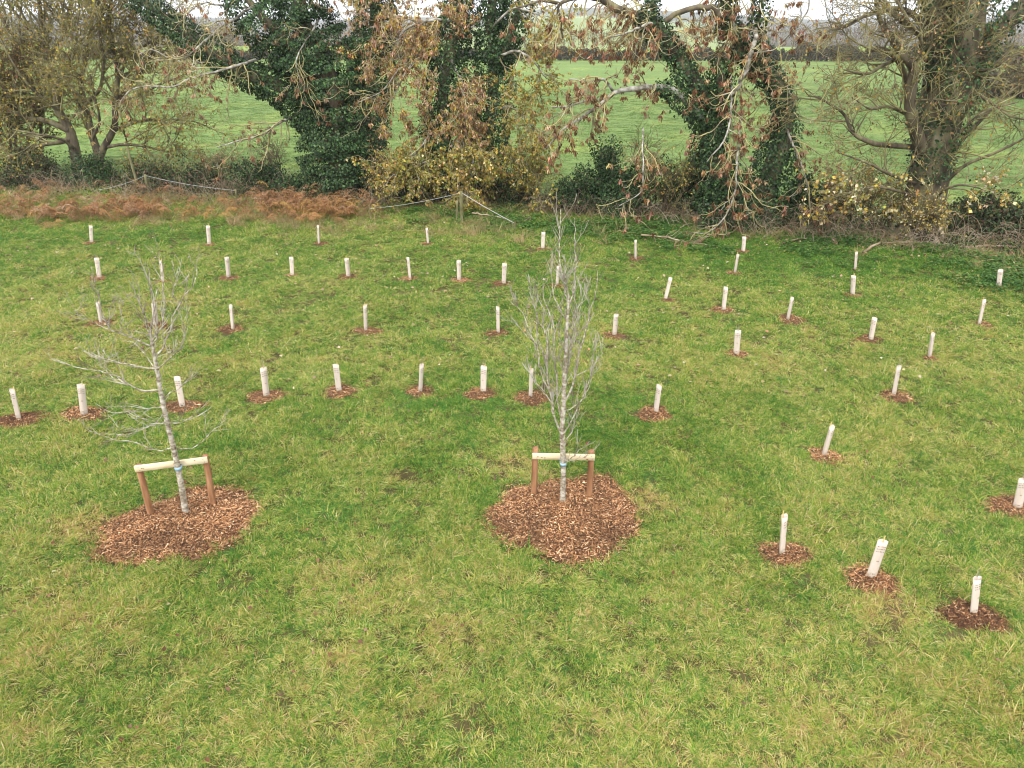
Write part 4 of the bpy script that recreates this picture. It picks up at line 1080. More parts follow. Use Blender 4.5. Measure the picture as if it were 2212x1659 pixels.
def stake_frame(label, pL, pR, tL, tR, railL, railR, tp, seed):
    mid = (pL + pR) / 2
    t = thing('stake_frame', label, 'tree stake', mid, 'timber stake frames holding the young trees')
    tops = []
    for b, tt in ((pL, tL), (pR, tR)):
        d = nrm(tt - b)
        pts = np.stack([b - d * 0.12, b, b + (tt - b) * 0.33, b + (tt - b) * 0.66, tt - d * 0.012, tt])
        pts[2:4] += rng.normal(0, 0.004, (2, 3))
        T = Tubes(); T.add(pts, np.array([0.05, 0.049, 0.048, 0.047, 0.046, 0.041]), 14)
        p = T.build('post', M['post'], t, mid)
        a = np.arange(14) * 2 * math.pi / 14
        U = nrm(np.cross(d, [0, 1.0, 0.1])); W = np.cross(d, U)
        ringv = tt + d * 0.002 + (U[None] * np.cos(a)[:, None] + W[None] * np.sin(a)[:, None]) * 0.038
        mk('post_end', ringv, [np.arange(14)[None]], M['post_end'], p, origin=mid)
    ax = nrm(railR - railL); c = (railL + railR) / 2; L = np.linalg.norm(railR - railL)
    rail = box('rail', c, ax, L, 0.038, 0.095, M['rail'], t, mid)
    sd_ = np.cross(nrm(np.array([0, 0, 1.0]) - ax * ax[2]), ax)
    if sd_[1] > 0: sd_ = -sd_                        # towards the viewer
    up = np.cross(ax, sd_); up = up if up[2] > 0 else -up
    rr = np.random.RandomState(seed)
    def disc(name, x, z, r, mat, st=1.0):
        a = np.arange(10) * 2 * math.pi / 10
        V = c + sd_ * 0.0205 + ax * x + up * z + (ax[None] * np.cos(a)[:, None] * st + up[None] * np.sin(a)[:, None]) * r
        mk(name, V, [np.arange(10)[None]], mat, rail, origin=mid)
    for x in (-L / 2 + 0.055, L / 2 - 0.055):
        disc('screw', x, 0.024, 0.006, M['metal']); disc('screw', x + 0.014, -0.022, 0.006, M['metal'])
    for k in range(5):
        disc('knot', rr.uniform(-0.42, 0.42) * L, rr.uniform(-0.03, 0.03), rr.uniform(0.006, 0.012), M['knot'], rr.uniform(1.2, 2.2))
    # strap round the trunk and the rail
    k = np.argmin(np.abs(tp[:, 2] - c[2])); tc_ = tp[k] + (tp[k + 1] - tp[k]) * 0.2
    tc_ = np.array([tc_[0], tc_[1], c[2] - 0.02])
    a = np.linspace(0, 2 * math.pi, 25)[:-1]
    r0 = 0.045
    back = c + ax * np.dot(tc_ - c, ax)
    V = []; F = []
    dirv = nrm(np.array([back[0] - tc_[0], back[1] - tc_[1], 0.0]) + 1e-6); pv = np.array([-dirv[1], dirv[0], 0])
    dist = max(0.0, np.linalg.norm((back - tc_)[:2]) + 0.01)
    for z in (-0.026, 0.026):
        for dr in (0, 0.004):
            for an in a:
                x, y = math.cos(an), math.sin(an)
                off = dist if x > 0 else 0
                V.append(tc_ + dirv * (x * (r0 + dr) + off) + pv * y * (r0 + dr) + [0, 0, z])
    n = 24
    for j in range(n):
        k2 = (j + 1) % n
        F += [[j, k2, 2 * n + k2, 2 * n + j], [n + j, 3 * n + j, 3 * n + k2, n + k2], [j, n + j, n + k2, k2], [2 * n + j, 2 * n + k2, 3 * n + k2, 3 * n + j]]
    mk('strap', V, [np.array(F)], M['strap'], t, origin=mid)
    return t

# left young tree
cvL = lambda px, py: crop(px, py, 200, 1000, 0.69337)
bL = ground(*cvL(718, 1345))
brL = [([(583, 690), (500, 690), (420, 645), (340, 595), (270, 570), (130, 545), (0, 505)], 0.020, -0.5),
       ([(558, 545), (460, 538), (350, 515), (240, 490), (160, 455)], 0.016, 0.5),
       ([(535, 440), (480, 415), (380, 372), (300, 330), (262, 230), (235, 120), (205, 0)], 0.02, -0.4),
       ([(545, 480), (598, 425), (628, 335), (655, 250), (705, 165), (762, 85), (772, -10)], 0.022, 0.4),
       ([(525, 380), (490, 270), (465, 190), (440, 130), (420, 100)], 0.018, -0.3),
       ([(530, 400), (590, 310), (597, 180), (590, 60), (565, -80)], 0.02, 0.2),
       ([(640, 962), (560, 987), (440, 948), (330, 930), (210, 890), (135, 825)], 0.012, -0.5),
       ([(615, 862), (520, 848), (420, 782), (365, 755)], 0.012, -0.4),
       ([(640, 965), (755, 977), (840, 905), (940, 822)], 0.013, 0.4),
       ([(622, 862), (720, 832), (800, 765), (850, 712)], 0.011, -0.3),
       ([(585, 700), (680, 652), (730, 610), (765, 565)], 0.011, 0.4),
       ([(572, 570), (640, 490), (690, 430), (740, 200)], 0.013, -0.4),
       ([(600, 780), (560, 850), (400, 905), (270, 900)], 0.010, 0.5),
       ([(560, 600), (520, 520), (480, 450), (410, 400)], 0.012, 0.5),
       ([(531, 430), (560, 350), (540, 200), (520, 60), (500, -20)], 0.016, -0.2),
       ([(440, 645), (330, 600), (280, 540), (270, 440)], 0.009, 0.2),
       ([(380, 372), (375, 280), (378, 180)], 0.009, -0.2),
       ([(655, 250), (640, 150), (690, 40)], 0.010, 0.3),
       ([(300, 330), (200, 290), (110, 235)], 0.009, -0.3),
       ([(600, 740), (500, 760), (330, 790), (230, 740)], 0.010, -0.3)]
tL_, tpL = young_tree('leafless young tree with spreading branches in the left stake frame', bL,
    [(718, 1345), (690, 1170), (657, 1010), (630, 900), (602, 780), (577, 660), (562, 560), (545, 480), (530, 400), (527, 340), (545, 240), (560, 120)], brL, cvL, 5, 140, 0.35, (0.15, 0.5), ([0, 0.3, 0.6, 0.8, 1], [0.046, 0.036, 0.026, 0.014, 0.006]))
pl, pr = ground(327, 1113), ground(461, 1094)
stake_frame('stake frame with tilted pale rail at the left young tree', pl, pr, at(298, 1004, pl[1] + 0.02), at(443, 984, pr[1] + 0.02),
            at(291, 1013, pl[1] - 0.045), at(448, 993, pr[1] - 0.045), tpL, 3)
mulch_bed('mulch_bed', 'large round bed of red-brown bark chips round the left young tree', ground(394, 1133)[:2], 1.10, 0.92, 15000, 4, True, 'large chip beds of the young trees')

# right young tree
cvR = lambda px, py: crop(px, py, 1750, 800, 0.8138)
bR = ground(*cvR(442, 1340))
brR = [([(437, 1000), (405, 925), (383, 830), (372, 720), (368, 560), (330, 490), (300, 400), (285, 340)], 0.026, -0.25),
       ([(440, 960), (418, 850), (413, 720), (405, 560), (385, 470), (355, 400), (352, 320)], 0.024, 0.3),
       ([(445, 880), (460, 760), (480, 620), (488, 500), (510, 440), (535, 390)], 0.022, 0.25),
       ([(446, 860), (490, 780), (515, 680), (545, 550), (570, 450), (598, 350), (604, 260)], 0.026, -0.2),
       ([(383, 830), (340, 730), (325, 620), (270, 560), (215, 500)], 0.016, -0.35),
       ([(405, 925), (385, 860), (330, 790), (290, 730), (275, 650)], 0.014, 0.3),
       ([(450, 1000), (500, 920), (545, 830), (575, 740), (588, 640), (590, 590)], 0.014, -0.3),
       ([(455, 940), (520, 880), (560, 810), (580, 720)], 0.010, 0.3),
       ([(450, 1145), (500, 1110), (545, 1068)], 0.012, -0.3),
       ([(450, 1150), (520, 1130), (580, 1105)], 0.009, -0.25),
       ([(448, 1110), (470, 1040), (500, 960), (520, 900)], 0.011, 0.25),
       ([(467, 440), (495, 340), (500, 220), (498, 110), (497, 20)], 0.016, 0.1),
       ([(469, 400), (450, 320), (455, 240), (430, 160)], 0.012, -0.15),
       ([(372, 640), (330, 560), (320, 420), (330, 320)], 0.013, -0.3),
       ([(325, 620), (280, 520), (250, 450), (205, 410)], 0.010, 0.2),
       ([(413, 720), (440, 640), (425, 540), (440, 450)], 0.012, -0.3),
       ([(460, 560), (430, 470), (400, 380), (395, 250), (400, 170)], 0.013, 0.2),
       ([(515, 740), (570, 710), (625, 650), (600, 610)], 0.009, 0.3),
       ([(480, 620), (510, 540), (520, 450), (545, 380)], 0.011, -0.2),
       ([(455, 650), (490, 560), (500, 470)], 0.011, 0.3)]
tR_, tpR = young_tree('slim upright leafless young tree in the stake frame with level rail', bR,
    [(442, 1340), (446, 1180), (440, 1010), (446, 880), (451, 760), (456, 650), (465, 480), (470, 395), (458, 330), (430, 240), (428, 120), (434, -20)], brR, cvR, 8, 210, 0.85, (0.12, 0.45), ([0, 0.25, 0.45, 0.6, 0.8, 1], [0.043, 0.038, 0.027, 0.018, 0.010, 0.005]))
pl, pr = ground(1154, 1071), ground(1273, 1073)
stake_frame('stake frame with level pale rail at the upright young tree', pl, pr, at(1157, 967, pl[1] + 0.02), at(1278, 973, pr[1] + 0.02),
            at(1150, 985, pl[1] - 0.045), at(1285, 988, pr[1] - 0.045), tpR, 9)
mulch_bed('mulch_bed', 'large round bed of red-brown bark chips round the upright young tree', ground(1226, 1110)[:2], 1.12, 1.08, 17000, 7, True, 'large chip beds of the young trees')

# ------------------------------------------------------------------ tree guards
def guard_meshes():
    k = 20; H_ = 0.60; a_, b_, e_ = 0.066, 0.042, 1.25
    an = np.arange(k) * 2 * math.pi / k
    def sec(s, t=0.0):
        c, q = np.cos(an), np.sin(an)
        f = (np.abs(c) ** e_ + np.abs(q) ** e_) ** (-1 / e_)
        return (a_ - t) * s * c * f, (b_ - t) * s * q * f
    V, F = [], []
    levels = [(-0.04, 1.0, 0), (0.15, 0.985, 0), (0.34, 1.0, 0), (0.5, 1.01, 0), (H_, 1.03, 0), (H_, 1.03, 0.0035), (0.5, 1.01, 0.0035), (0.1, 1.0, 0.0035)]
    for z, s_, th in levels:
        x, y = sec(s_, th); V.append(np.stack([x, y, np.full(k, z)], 1))
    V = np.concatenate(V)
    for i in range(len(levels) - 1):
        for j in range(k): F.append([i * k + j, i * k + (j + 1) % k, (i + 1) * k + (j + 1) % k, (i + 1) * k + j])
    tube = mk('proto_tube', V, [np.array(F)], M['tube']).data
    # perforations on the faces, dark plates painted for the shade inside each opening
    def ysurf(x): return b_ * (1 - (abs(x) / a_) ** e_) ** (1 / e_)
    hv, hf, sv, sf = [], [], [], []
    def plate(VV, FF, x, z, w, h, sgn):
        q = []
        for dx, dz in ((-1, -1), (1, -1), (1, 1), (-1, 1)):
            xx = x + dx * w / 2
            q.append((xx, sgn * (ysurf(xx) * 1.02 + 0.0025), z + dz * h / 2))
        i = len(VV); VV.extend(q); FF.append([i, i + 1, i + 2, i + 3] if sgn < 0 else [i + 3, i + 2, i + 1, i])
    for sgn in (-1, 1):
        for z in (0.525, 0.485, 0.445):
            for x in (-0.044, -0.030, 0.030, 0.044):
                plate(hv, hf, x, z - (0.004 if abs(x) > 0.04 else 0), 0.0085, 0.010, sgn)
        for z in (0.535, 0.495, 0.455, 0.30, 0.09):
            plate(sv, sf, -0.009, z, 0.012, 0.016, sgn); plate(sv, sf, 0.008, z, 0.009, 0.016, sgn)
    hole_plates = mk('proto_hole_plates', hv, [np.array(hf)], M['hole_shade']).data
    flaps = mk('proto_flaps', sv, [np.array(sf)], M['stamp']).data
    T = Tubes(); T.add(np.array([[0.02, 0.03, -0.05], [0.02, 0.03, 0.3], [0.018, 0.028, 0.66]]), np.array([0.008, 0.0075, 0.007]), 7)
    cane = T.build('proto_cane', M['cane']).data
    T = Tubes()
    st = np.array([[0, 0, 0.0], [0.004, 0, 0.3], [0.0, 0.004, 0.6], [0.006, 0, 0.78]])
    T.add(catmull(st, 8), np.linspace(0.005, 0.0028, 8), 5)
    T.add(np.array([[0.0, 0.0, 0.62], [0.02, 0, 0.67], [0.03, -0.01, 0.73]]), np.array([0.003, 0.0025, 0.002]), 4)
    T.add(np.array([[0.0, 0.0, 0.60], [-0.02, 0.005, 0.64], [-0.035, 0.0, 0.70]]), np.array([0.003, 0.0025, 0.002]), 4)
    shoot = T.build('proto_shoot', M['young_twig']).data
    for o in [o for o in bpy.data.objects if o.name.startswith('proto_')]:
        bpy.data.objects.remove(o)
    for m_, nm in ((tube, 'tube'), (hole_plates, 'vent_hole_plates'), (flaps, 'punched_flaps'), (cane, 'cane'), (shoot, 'sapling')): m_.name = nm
    return tube, hole_plates, flaps, cane, shoot
GM = guard_meshes()
ORD = ['first', 'second', 'third', 'fourth', 'fifth', 'sixth', 'seventh', 'eighth', 'ninth', 'tenth']
# base u, v, top u, v, yaw, bed radius, bed offset u v, place phrase
G = []
def row(lst, where, start=0):
    for i, q in enumerate(lst): G.append(q + (ORD[i + start] + ' from the left ' + where,))
row([(199, 529, 196, 489, 8, .33), (452, 528, 449, 489, 10, .36), (689, 527, 687, 488, 55, .38), (925, 528, 922, 494, 68, .4),
     (1172, 541, 1174, 503, 20, .36), (1373, 557, 1373, 520, 62, .42), (1605, 545, 1608, 513, 35, .4), (1847, 583, 1850, 546, 40, .2), (2157, 621, 2161, 584, 15, .25)],
    'in the back row by the hedge')
row([(215, 601, 208, 559, 5, .42), (352, 606, 347, 565, 42, .42), (494, 600, 490, 557, 40, .5), (632, 599, 629, 557, 12, .3), (753, 602, 749, 559, 30, .42),
     (886, 602, 881, 558, 50, .44), (992, 606, 991, 564, 25, .46), (1088, 613, 1090, 570, 14, .42), (1203, 619, 1206, 577, 48, .35)],
    'in the second row of nine')
row([(219, 700, 211, 655, 55, .42), (337, 705, 333, 656, 50, .42), (503, 710, 498, 661, 58, .42), (790, 713, 789, 660, 60, .46), (1076, 715, 1075, 665, 52, .38), (1327, 730, 1331, 681, 25, .34)],
    'in the middle row at treetop height')
row([(41, 906, 27, 843, 18, .56), (182, 896, 174, 833, 15, .46), (393, 873, 382, 812, 6, .46), (576, 856, 569, 796, 38, .5), (733, 850, 725, 790, 14, .44), (908, 847, 911, 789, 60, .38),
     (1044, 849, 1045, 793, 22, .42), (1146, 858, 1148, 800, 64, .42)],
    'in the front row reaching the upright tree')
for q in ((1437, 646, 1448, 601, 58, .28, 'strongly tilted right, just right of the upright tree top'),
          (1587, 591, 1594, 551, 60, .32, 'tilted, directly below the back row guard at the leaning tree'),
          (1563, 668, 1568, 622, 50, .42, 'thin, between the two tilted guards right of the upright tree'),
          (1701, 693, 1711, 644, 66, .44, 'narrow and tilted right, above the wide right guard'),
          (1841, 641, 1844, 597, 48, .36, 'below the eighth back row guard, before the mossy trunk'),
          (2116, 697, 2126, 649, 40, .32, 'tilted, second from the top at the right edge'),
          (1880, 737, 1889, 688, 58, .4, 'with dark notched edge, right of the wide guard'),
          (2007, 773, 2016, 722, 62, .22, 'thin with almost no chips, right part of the lawn'),
          (1590, 768, 1594, 715, 12, .36, 'wide and flat, right of the upright tree'),
          (1931, 850, 1942, 793, 30, .4, 'holding dead leaves at its top, right part of the lawn'),
          (1416, 895, 1424, 835, 55, .42, 'first right of the upright young tree crown, in chips'),
          (1779, 985, 1797, 922, 58, .38, 'strongly tilted, alone above the three front right guards'),
          (2197, 1098, 2212, 1038, 20, .5, 'cut by the right picture edge'),
          (1689, 1194, 1695, 1117, 48, .44, 'leftmost of the three nearest the viewer, front right'),
          (1881, 1247, 1906, 1170, 8, .44, 'middle of the three nearest the viewer, tilted right'),
          (2100, 1333, 2112, 1253, 24, .42, 'closest to the viewer, in dark chips at front right')):
    G.append(q)
SHOOT = {4, 22, 23, 27, 29, 30, 31, 40, 41, 47, 44}
for i, (u, v, tu, tv, yaw, br_, where) in enumerate(G):
    b = ground(u, v)
    tp_ = at(tu, tv, b[1] + 0.0)
    d = nrm(tp_ - b)
    d = nrm(d + np.array([0, 0.02 * math.sin(i * 2.3), 0]))
    t = thing('tree_guard', 'off-white tree guard tube, ' + where, 'tree guard', b, 'pale tree guards planted across the lawn')
    t.rotation_mode = 'QUATERNION'
    t.rotation_quaternion = Vector((0, 0, 1)).rotation_difference(Vector(d)) @ Quaternion((0, 0, 1), R(yaw if i % 2 else -yaw))
    sc_len = min(1.12, max(0.84, (np.linalg.norm(tp_ - b) + 0.02) / 0.60))
    t.scale = (1, 1, sc_len)
    parts = [('tube', GM[0])]
    if i % 3 != 2: parts.append(('cane', GM[3]))
    if i in SHOOT: parts.append(('sapling', GM[4]))
    tube_o = None
    for nm, me in parts:
        o = bpy.data.objects.new(nm, me); COL.objects.link(o); o.parent = t
        if nm == 'tube': tube_o = o
    for nm, me in (('vent_hole_plates', GM[1]), ('punched_flaps', GM[2])):
        o = bpy.data.objects.new(nm, me); COL.objects.link(o); o.parent = tube_o; tag(o, kind='stuff')
    if where.startswith('third') and 'front row' in where:
        cu = bpy.data.curves.new('lettering', 'FONT'); cu.body = 'R3'; cu.size = 0.034; cu.align_x = 'CENTER'; cu.offset = 0.0012
        fo = bpy.data.objects.new('lettering_curve', cu); COL.objects.link(fo)
        me = bpy.data.meshes.new_from_object(fo.evaluated_get(bpy.context.evaluated_depsgraph_get()))
        bpy.data.objects.remove(fo)
        o = bpy.data.objects.new('lettering', me); COL.objects.link(o); o.parent = tube_o
        me.materials.clear(); me.materials.append(M['ink'])
        for vv in me.vertices:
            x = vv.co.x + 0.012; yb = 0.042 * max(0.0, (1 - (abs(x) / 0.066) ** 1.25)) ** 0.8
            vv.co = Vector((x, -(yb * 1.03 + 0.003), vv.co.y + 0.05))
    big_d = 'dark' in where
    n = int(600 * (br_ / 0.42) ** 2) + (250 if b[1] < 14 else 0)
    nb = int(n * (1.5 if b[1] < 12 else 1.0))
    if b[1] > 18: br_ *= 0.8
    cx = b[0] + rng.uniform(-0.06, 0.08); cy = b[1] + rng.uniform(-0.08, 0.05)
    mulch_bed('chip_patch', 'chips under guard ' + where.replace(', in chips', '').replace(', in dark chips', ','), (cx, cy), br_ * rng.uniform(0.75, 0.9), br_ * rng.uniform(0.6, 0.78), nb, 100 + i, False, 'small chip patches under the tree guards', 1.0 if big_d or i == 24 else 0.0)

# ------------------------------------------------------------------ ground cover
HIDE = bpy.data.collections.new('scatter_sources')       # not linked into the scene

def blades(nb, R_, hl, wd, lean, arch, seed, seg=3, radial=0.55, combed=0.75):
    """a tuft of arching blades; attribute 'bl' differs from blade to blade"""
    rr = np.random.RandomState(seed)
    a = rr.uniform(0, 2 * math.pi, nb); rad = R_ * np.sqrt(rr.uniform(0, 1, nb))
    P = np.stack([rad * np.cos(a), rad * np.sin(a), np.full(nb, -0.01)], 1)
    comb = rr.uniform(0, 2 * math.pi)
    out = np.stack([np.cos(a + rr.normal(0, 0.7, nb)), np.sin(a + rr.normal(0, 0.7, nb)), np.zeros(nb)], 1) * radial + np.array([math.cos(comb), math.sin(comb), 0]) * combed
    out = out * (lean * rr.uniform(0.4, 1.5, nb))[:, None]
    d = nrm(out + np.array([0, 0, 1.0]))
    l = hl * rr.uniform(0.55, 1.35, nb); w = wd * rr.uniform(0.7, 1.3, nb)
    side = nrm(np.cross(d, np.stack([np.cos(a * 3), np.sin(a * 3), np.zeros(nb)], 1) + d * 0.3))
    ring = []
    p = P
    for i in range(seg + 1):
        f = i / seg
        ww = (w * (1 - f ** 1.6) * 0.5)[:, None]
        ring.append(p if i == seg else np.stack([p - side * ww, p + side * ww], 1))
        d = nrm(d + out * arch * 0.5 + np.array([0, 0, -arch * 0.55]) + rr.normal(0, 0.06, (nb, 3)))
        p = p + d * (l / seg)[:, None]
    V = np.concatenate([np.stack([r[:, 0], r[:, 1]], 1) if r.ndim == 3 else r[:, None] for r in ring], 1)
    m = 2 * seg + 1
    V[:, :, 2] = np.maximum(V[:, :, 2], -0.01)
    b = (np.arange(nb) * m)[:, None]
    q = np.concatenate([b + np.array([[2 * i, 2 * i + 1, 2 * i + 3, 2 * i + 2]]) for i in range(seg - 1)])
    t3_ = b + np.array([[2 * seg - 2, 2 * seg - 1, 2 * seg]])
    return V.reshape(-1, 3), [q, t3_], np.repeat(rr.uniform(0, 1, nb), m)

def source(name, V, F, bl, mat, col=None):
    o = mk(name, V, F, mat, col=col)
    if bl is not None:
        at_ = o.data.attributes.new('bl', 'FLOAT', 'POINT'); at_.data.foreach_set('value', bl.astype(np.float32))
    COL.objects.unlink(o)
    return o

def scatter(name, P, rot, scale, tone, sources, label, cat, idx=None):
    """one object of uncountable small plants: the sources set on points"""
    c = bpy.data.collections.new(name + '_sources')
    for o in sources: c.objects.link(o)
    me = bpy.data.meshes.new(name)
    n = len(P)
    me.vertices.add(n); me.vertices.foreach_set('co', np.asarray(P, np.float32).ravel())
    def add(nm, tp, arr, key):
        at_ = me.attributes.new(nm, tp, 'POINT'); at_.data.foreach_set(key, np.asarray(arr).ravel())
    add('rot', 'FLOAT_VECTOR', np.asarray(rot, np.float32), 'vector')
    add('scl', 'FLOAT_VECTOR', np.asarray(scale, np.float32), 'vector')
    add('tone', 'FLOAT', np.asarray(tone, np.float32), 'value')
    add('idx', 'INT', (rng.randint(0, len(sources), n) if idx is None else idx).astype(np.int32), 'value')
    o = bpy.data.objects.new(name, me); COL.objects.link(o)
    ng = bpy.data.node_groups.new(name + '_scatter', 'GeometryNodeTree')
    ng.interface.new_socket('Geometry', in_out='INPUT', socket_type='NodeSocketGeometry')
    ng.interface.new_socket('Geometry', in_out='OUTPUT', socket_type='NodeSocketGeometry')
    N, K = ng.nodes, ng.links
    gi, go = N.new('NodeGroupInput'), N.new('NodeGroupOutput')
    ci = N.new('GeometryNodeCollectionInfo'); ci.inputs['Collection'].default_value = c
    ci.inputs['Separate Children'].default_value = True; ci.inputs['Reset Children'].default_value = True
    ip = N.new('GeometryNodeInstanceOnPoints'); ip.inputs['Pick Instance'].default_value = True
    def na(nm, tp):
        x = N.new('GeometryNodeInputNamedAttribute'); x.data_type = tp; x.inputs['Name'].default_value = nm
        return [q for q in x.outputs if q.enabled and q.name == 'Attribute'][0]
    mp = N.new('GeometryNodeMeshToPoints')
    K.new(gi.outputs[0], mp.inputs['Mesh']); K.new(mp.outputs[0], ip.inputs['Points'])
    K.new(ci.outputs[0], ip.inputs['Instance'])
    K.new(na('idx', 'INT'), ip.inputs['Instance Index'])
    e2r = N.new('FunctionNodeEulerToRotation'); K.new(na('rot', 'FLOAT_VECTOR'), e2r.inputs[0]); K.new(e2r.outputs[0], ip.inputs['Rotation'])
    K.new(na('scl', 'FLOAT_VECTOR'), ip.inputs['Scale'])
    K.new(ip.outputs[0], go.inputs[0])
    md = o.modifiers.new('scatter', 'NODES'); md.node_group = ng
    return tag(o, label, cat, kind='stuff')

def toned(name, stops, spread_=0.9, rough=0.55, transl=0.3, spec=0.3):
    """colour by patch (instance 'tone') and by blade ('bl')"""
    m, n, l, p = new_mat(name)
    a = n.new('ShaderNodeAttribute'); a.attribute_name = 'tone'; a.attribute_type = 'INSTANCER'
    b = n.new('ShaderNodeAttribute'); b.attribute_name = 'bl'
    m1 = n.new('ShaderNodeMath'); m1.operation = 'MULTIPLY_ADD'; m1.inputs[1].default_value = spread_; 
    m0 = n.new('ShaderNodeMath'); m0.operation = 'SUBTRACT'; m0.inputs[1].default_value = 0.5
    l.new(b.outputs['Fac'], m0.inputs[0]); l.new(m0.outputs[0], m1.inputs[0]); l.new(a.outputs['Fac'], m1.inputs[2])
    cr = n.new('ShaderNodeValToRGB'); el = cr.color_ramp.elements
    while len(el) < len(stops): el.new(0.5)
    for e, (t, c) in zip(el, stops): e.position = t; e.color = (*c, 1)
    l.new(m1.outputs[0], cr.inputs[0]); l.new(cr.outputs[0], p.inputs['Base Color'])
    p.inputs['Roughness'].default_value = rough; p.inputs['Specular IOR Level'].default_value = spec
    tr = n.new('ShaderNodeBsdfTranslucent'); l.new(cr.outputs[0], tr.inputs['Color'])
    mx = n.new('ShaderNodeMixShader'); mx.inputs[0].default_value = transl
    l.new(p.outputs[0], mx.inputs[1]); l.new(tr.outputs[0], mx.inputs[2]); l.new(mx.outputs[0], n['Material Output'].inputs['Surface'])
    return m

M['grass'] = toned('meadow_grass', [(0.0, (0.05, 0.17, 0.025)), (0.2, (0.125, 0.295, 0.035)), (0.42, (0.28, 0.40, 0.052)), (0.62, (0.47, 0.45, 0.09)), (0.8, (0.64, 0.54, 0.19)), (0.93, (0.72, 0.62, 0.34)), (1.0, (0.46, 0.29, 0.13))], 1.1, 0.5, 0.32)
M['fieldgrass'] = toned('field_grass', [(0.0, (0.095, 0.17, 0.04)), (0.4, (0.145, 0.215, 0.055)), (1.0, (0.29, 0.29, 0.10))], 0.6, 0.55, 0.3)
M['straw'] = toned('straw_grass', [(0.0, (0.14, 0.16, 0.05)), (0.35, (0.33, 0.26, 0.11)), (0.7, (0.48, 0.38, 0.21)), (1.0, (0.40, 0.24, 0.12))])
M['nettle'] = toned('nettle_green', [(0.0, (0.04, 0.11, 0.02)), (0.5, (0.075, 0.175, 0.028)), (0.8, (0.13, 0.24, 0.04)), (1.0, (0.28, 0.22, 0.09))])

def region(n, ymin, ymax, dens, inside):
    """points with the asked density per square metre"""
    y = rng.uniform(ymin, ymax, n); hw = 6.5 + 0.86 * (ymax * CP + 2.9)
    x = rng.uniform(-hw, hw, n)
    cell = (ymax - ymin) * 2 * hw / n
    keep = (rng.uniform(0, 1, n) < dens(x, y) * cell) & (np.abs(x) < 2.5 + 0.78 * (y * CP + 2.9)) & inside(x, y)
    return x[keep], y[keep]

def off_beds(x, y, pad=0.0):
    ok = np.ones(len(x), bool); j = rng.normal(0, 0.10, len(x)) + 0.16 * (fbm(x * 5, y * 5, 141, 2) - 0.5)
    for bx, by, rx, ry, edge in BEDS:
        dx, dy = (x - bx) / rx, (y - by) / ry
        near = dx * dx + dy * dy < 2.2
        if near.any():
            e = edge(np.arctan2(dy[near], dx[near]))
            ok[near] &= np.hypot(dx[near], dy[near]) > e * 1.0 + pad / rx + j[near]
    return ok

BARE = [ground(1118, 1015), ground(1425, 1090), ground(1410, 1065), ground(180, 1140), ground(1935, 1320), ground(1125, 1000), ground(870, 1040)]
def bare(x, y):
    k = np.zeros(len(x))
    for b, r in zip(BARE, (0.36, 0.3, 0.25, 0.32, 0.34, 0.25, 0.2)):
        k = np.maximum(k, np.exp(-(((x - b[0]) / (r * 1.5)) ** 2 + ((y - b[1]) / r) ** 2) ** 1.5))
    return k

grass_src = []
for k in range(6): grass_src.append(source('grass_tuft', *blades(90, 0.10, 0.085, 0.0070, 1.0, 0.8, 40 + k, 2, 0.6, 0.6), M['grass']))
for k in range(6): grass_src.append(source('grass_tuft', *blades(90, 0.05, 0.150, 0.0072, 0.9, 0.9, 60 + k, 3, 0.95, 0.35), M['grass']))
for k in range(6): grass_src.append(source('grass_tuft', *blades(70, 0.11, 0.125, 0.0105, 1.0, 0.9, 70 + k, 2, 0.85, 0.45), M['grass']))

def lawn_dens(x, y):
    d = np.interp(y, [3, 9, 14, 16, 20, 30, 40], [190, 170, 125, 85, 66, 46, 34])
    return d * (0.72 + 0.5 * fbm(x * 1.3, y * 1.3, 31, 3)) * (1 - 0.5 * bare(x, y))
x, y = region(700000, 3.0, 42.0, lawn_dens, lambda x, y: y < hedge_y(x) - 1.0)
ok = off_beds(x, y); x, y = x[ok], y[ok]
n = len(x)
big = fbm(x * 0.16 + 4, y * 0.16, 12, 3); mid_ = fbm(x * 0.55, y * 0.55, 13, 3); fine = fbm(x * 2.1, y * 2.1, 14, 2)
tone = 0.335 + 0.36 * (big - 0.5) + 0.34 * (mid_ - 0.5) + 0.50 * (fine - 0.5)
tone += 0.11 * sstep(8.2, 5.5, y) - 0.02 * sstep(8, 10, y) * sstep(14, 11, y)
tone += 0.07 * sstep(12.5, 14, y) * sstep(19, 16, y)
tone -= 0.30 * sstep(19, 23, y) * (0.3 + 0.7 * sstep(-2, 6, x)); tone -= 0.10 * sstep(14, 17, y) * sstep(9, 13, x)
tone += 0.10 * sstep(25.5, 28.0, y) * sstep(0, -4, x)
tone += 0.5 * bare(x, y)
tone += rng.normal(0, 0.14, n)
hgt = 0.55 + 0.65 * fbm(x * 0.9 + 9, y * 0.9, 33, 3) + 0.25 * (fine > 0.62)
hgt *= np.interp(y, [3, 9, 20, 30], [1.0, 1.0, 1.0, 1.1]) * np.exp(rng.normal(0, 0.25, n))
idx = np.where(y < 15, np.where(rng.uniform(0, 1, n) < 0.30 + 0.25 * (fine > 0.6), rng.randint(6, 12, n), rng.randint(0, 6, n)), rng.randint(12, 18, n))
wid = np.interp(y, [3, 15, 15.1, 24, 40], [0.9, 1.0, 0.95, 1.1, 1.3]) * np.exp(rng.normal(0, 0.15, n))
flow = 2 * math.pi * fbm(x * 0.4, y * 0.4, 51, 2) * 2
rot = np.stack([rng.normal(0, 0.12, n), rng.normal(0, 0.12, n), flow + rng.normal(0, 0.9, n)], 1)
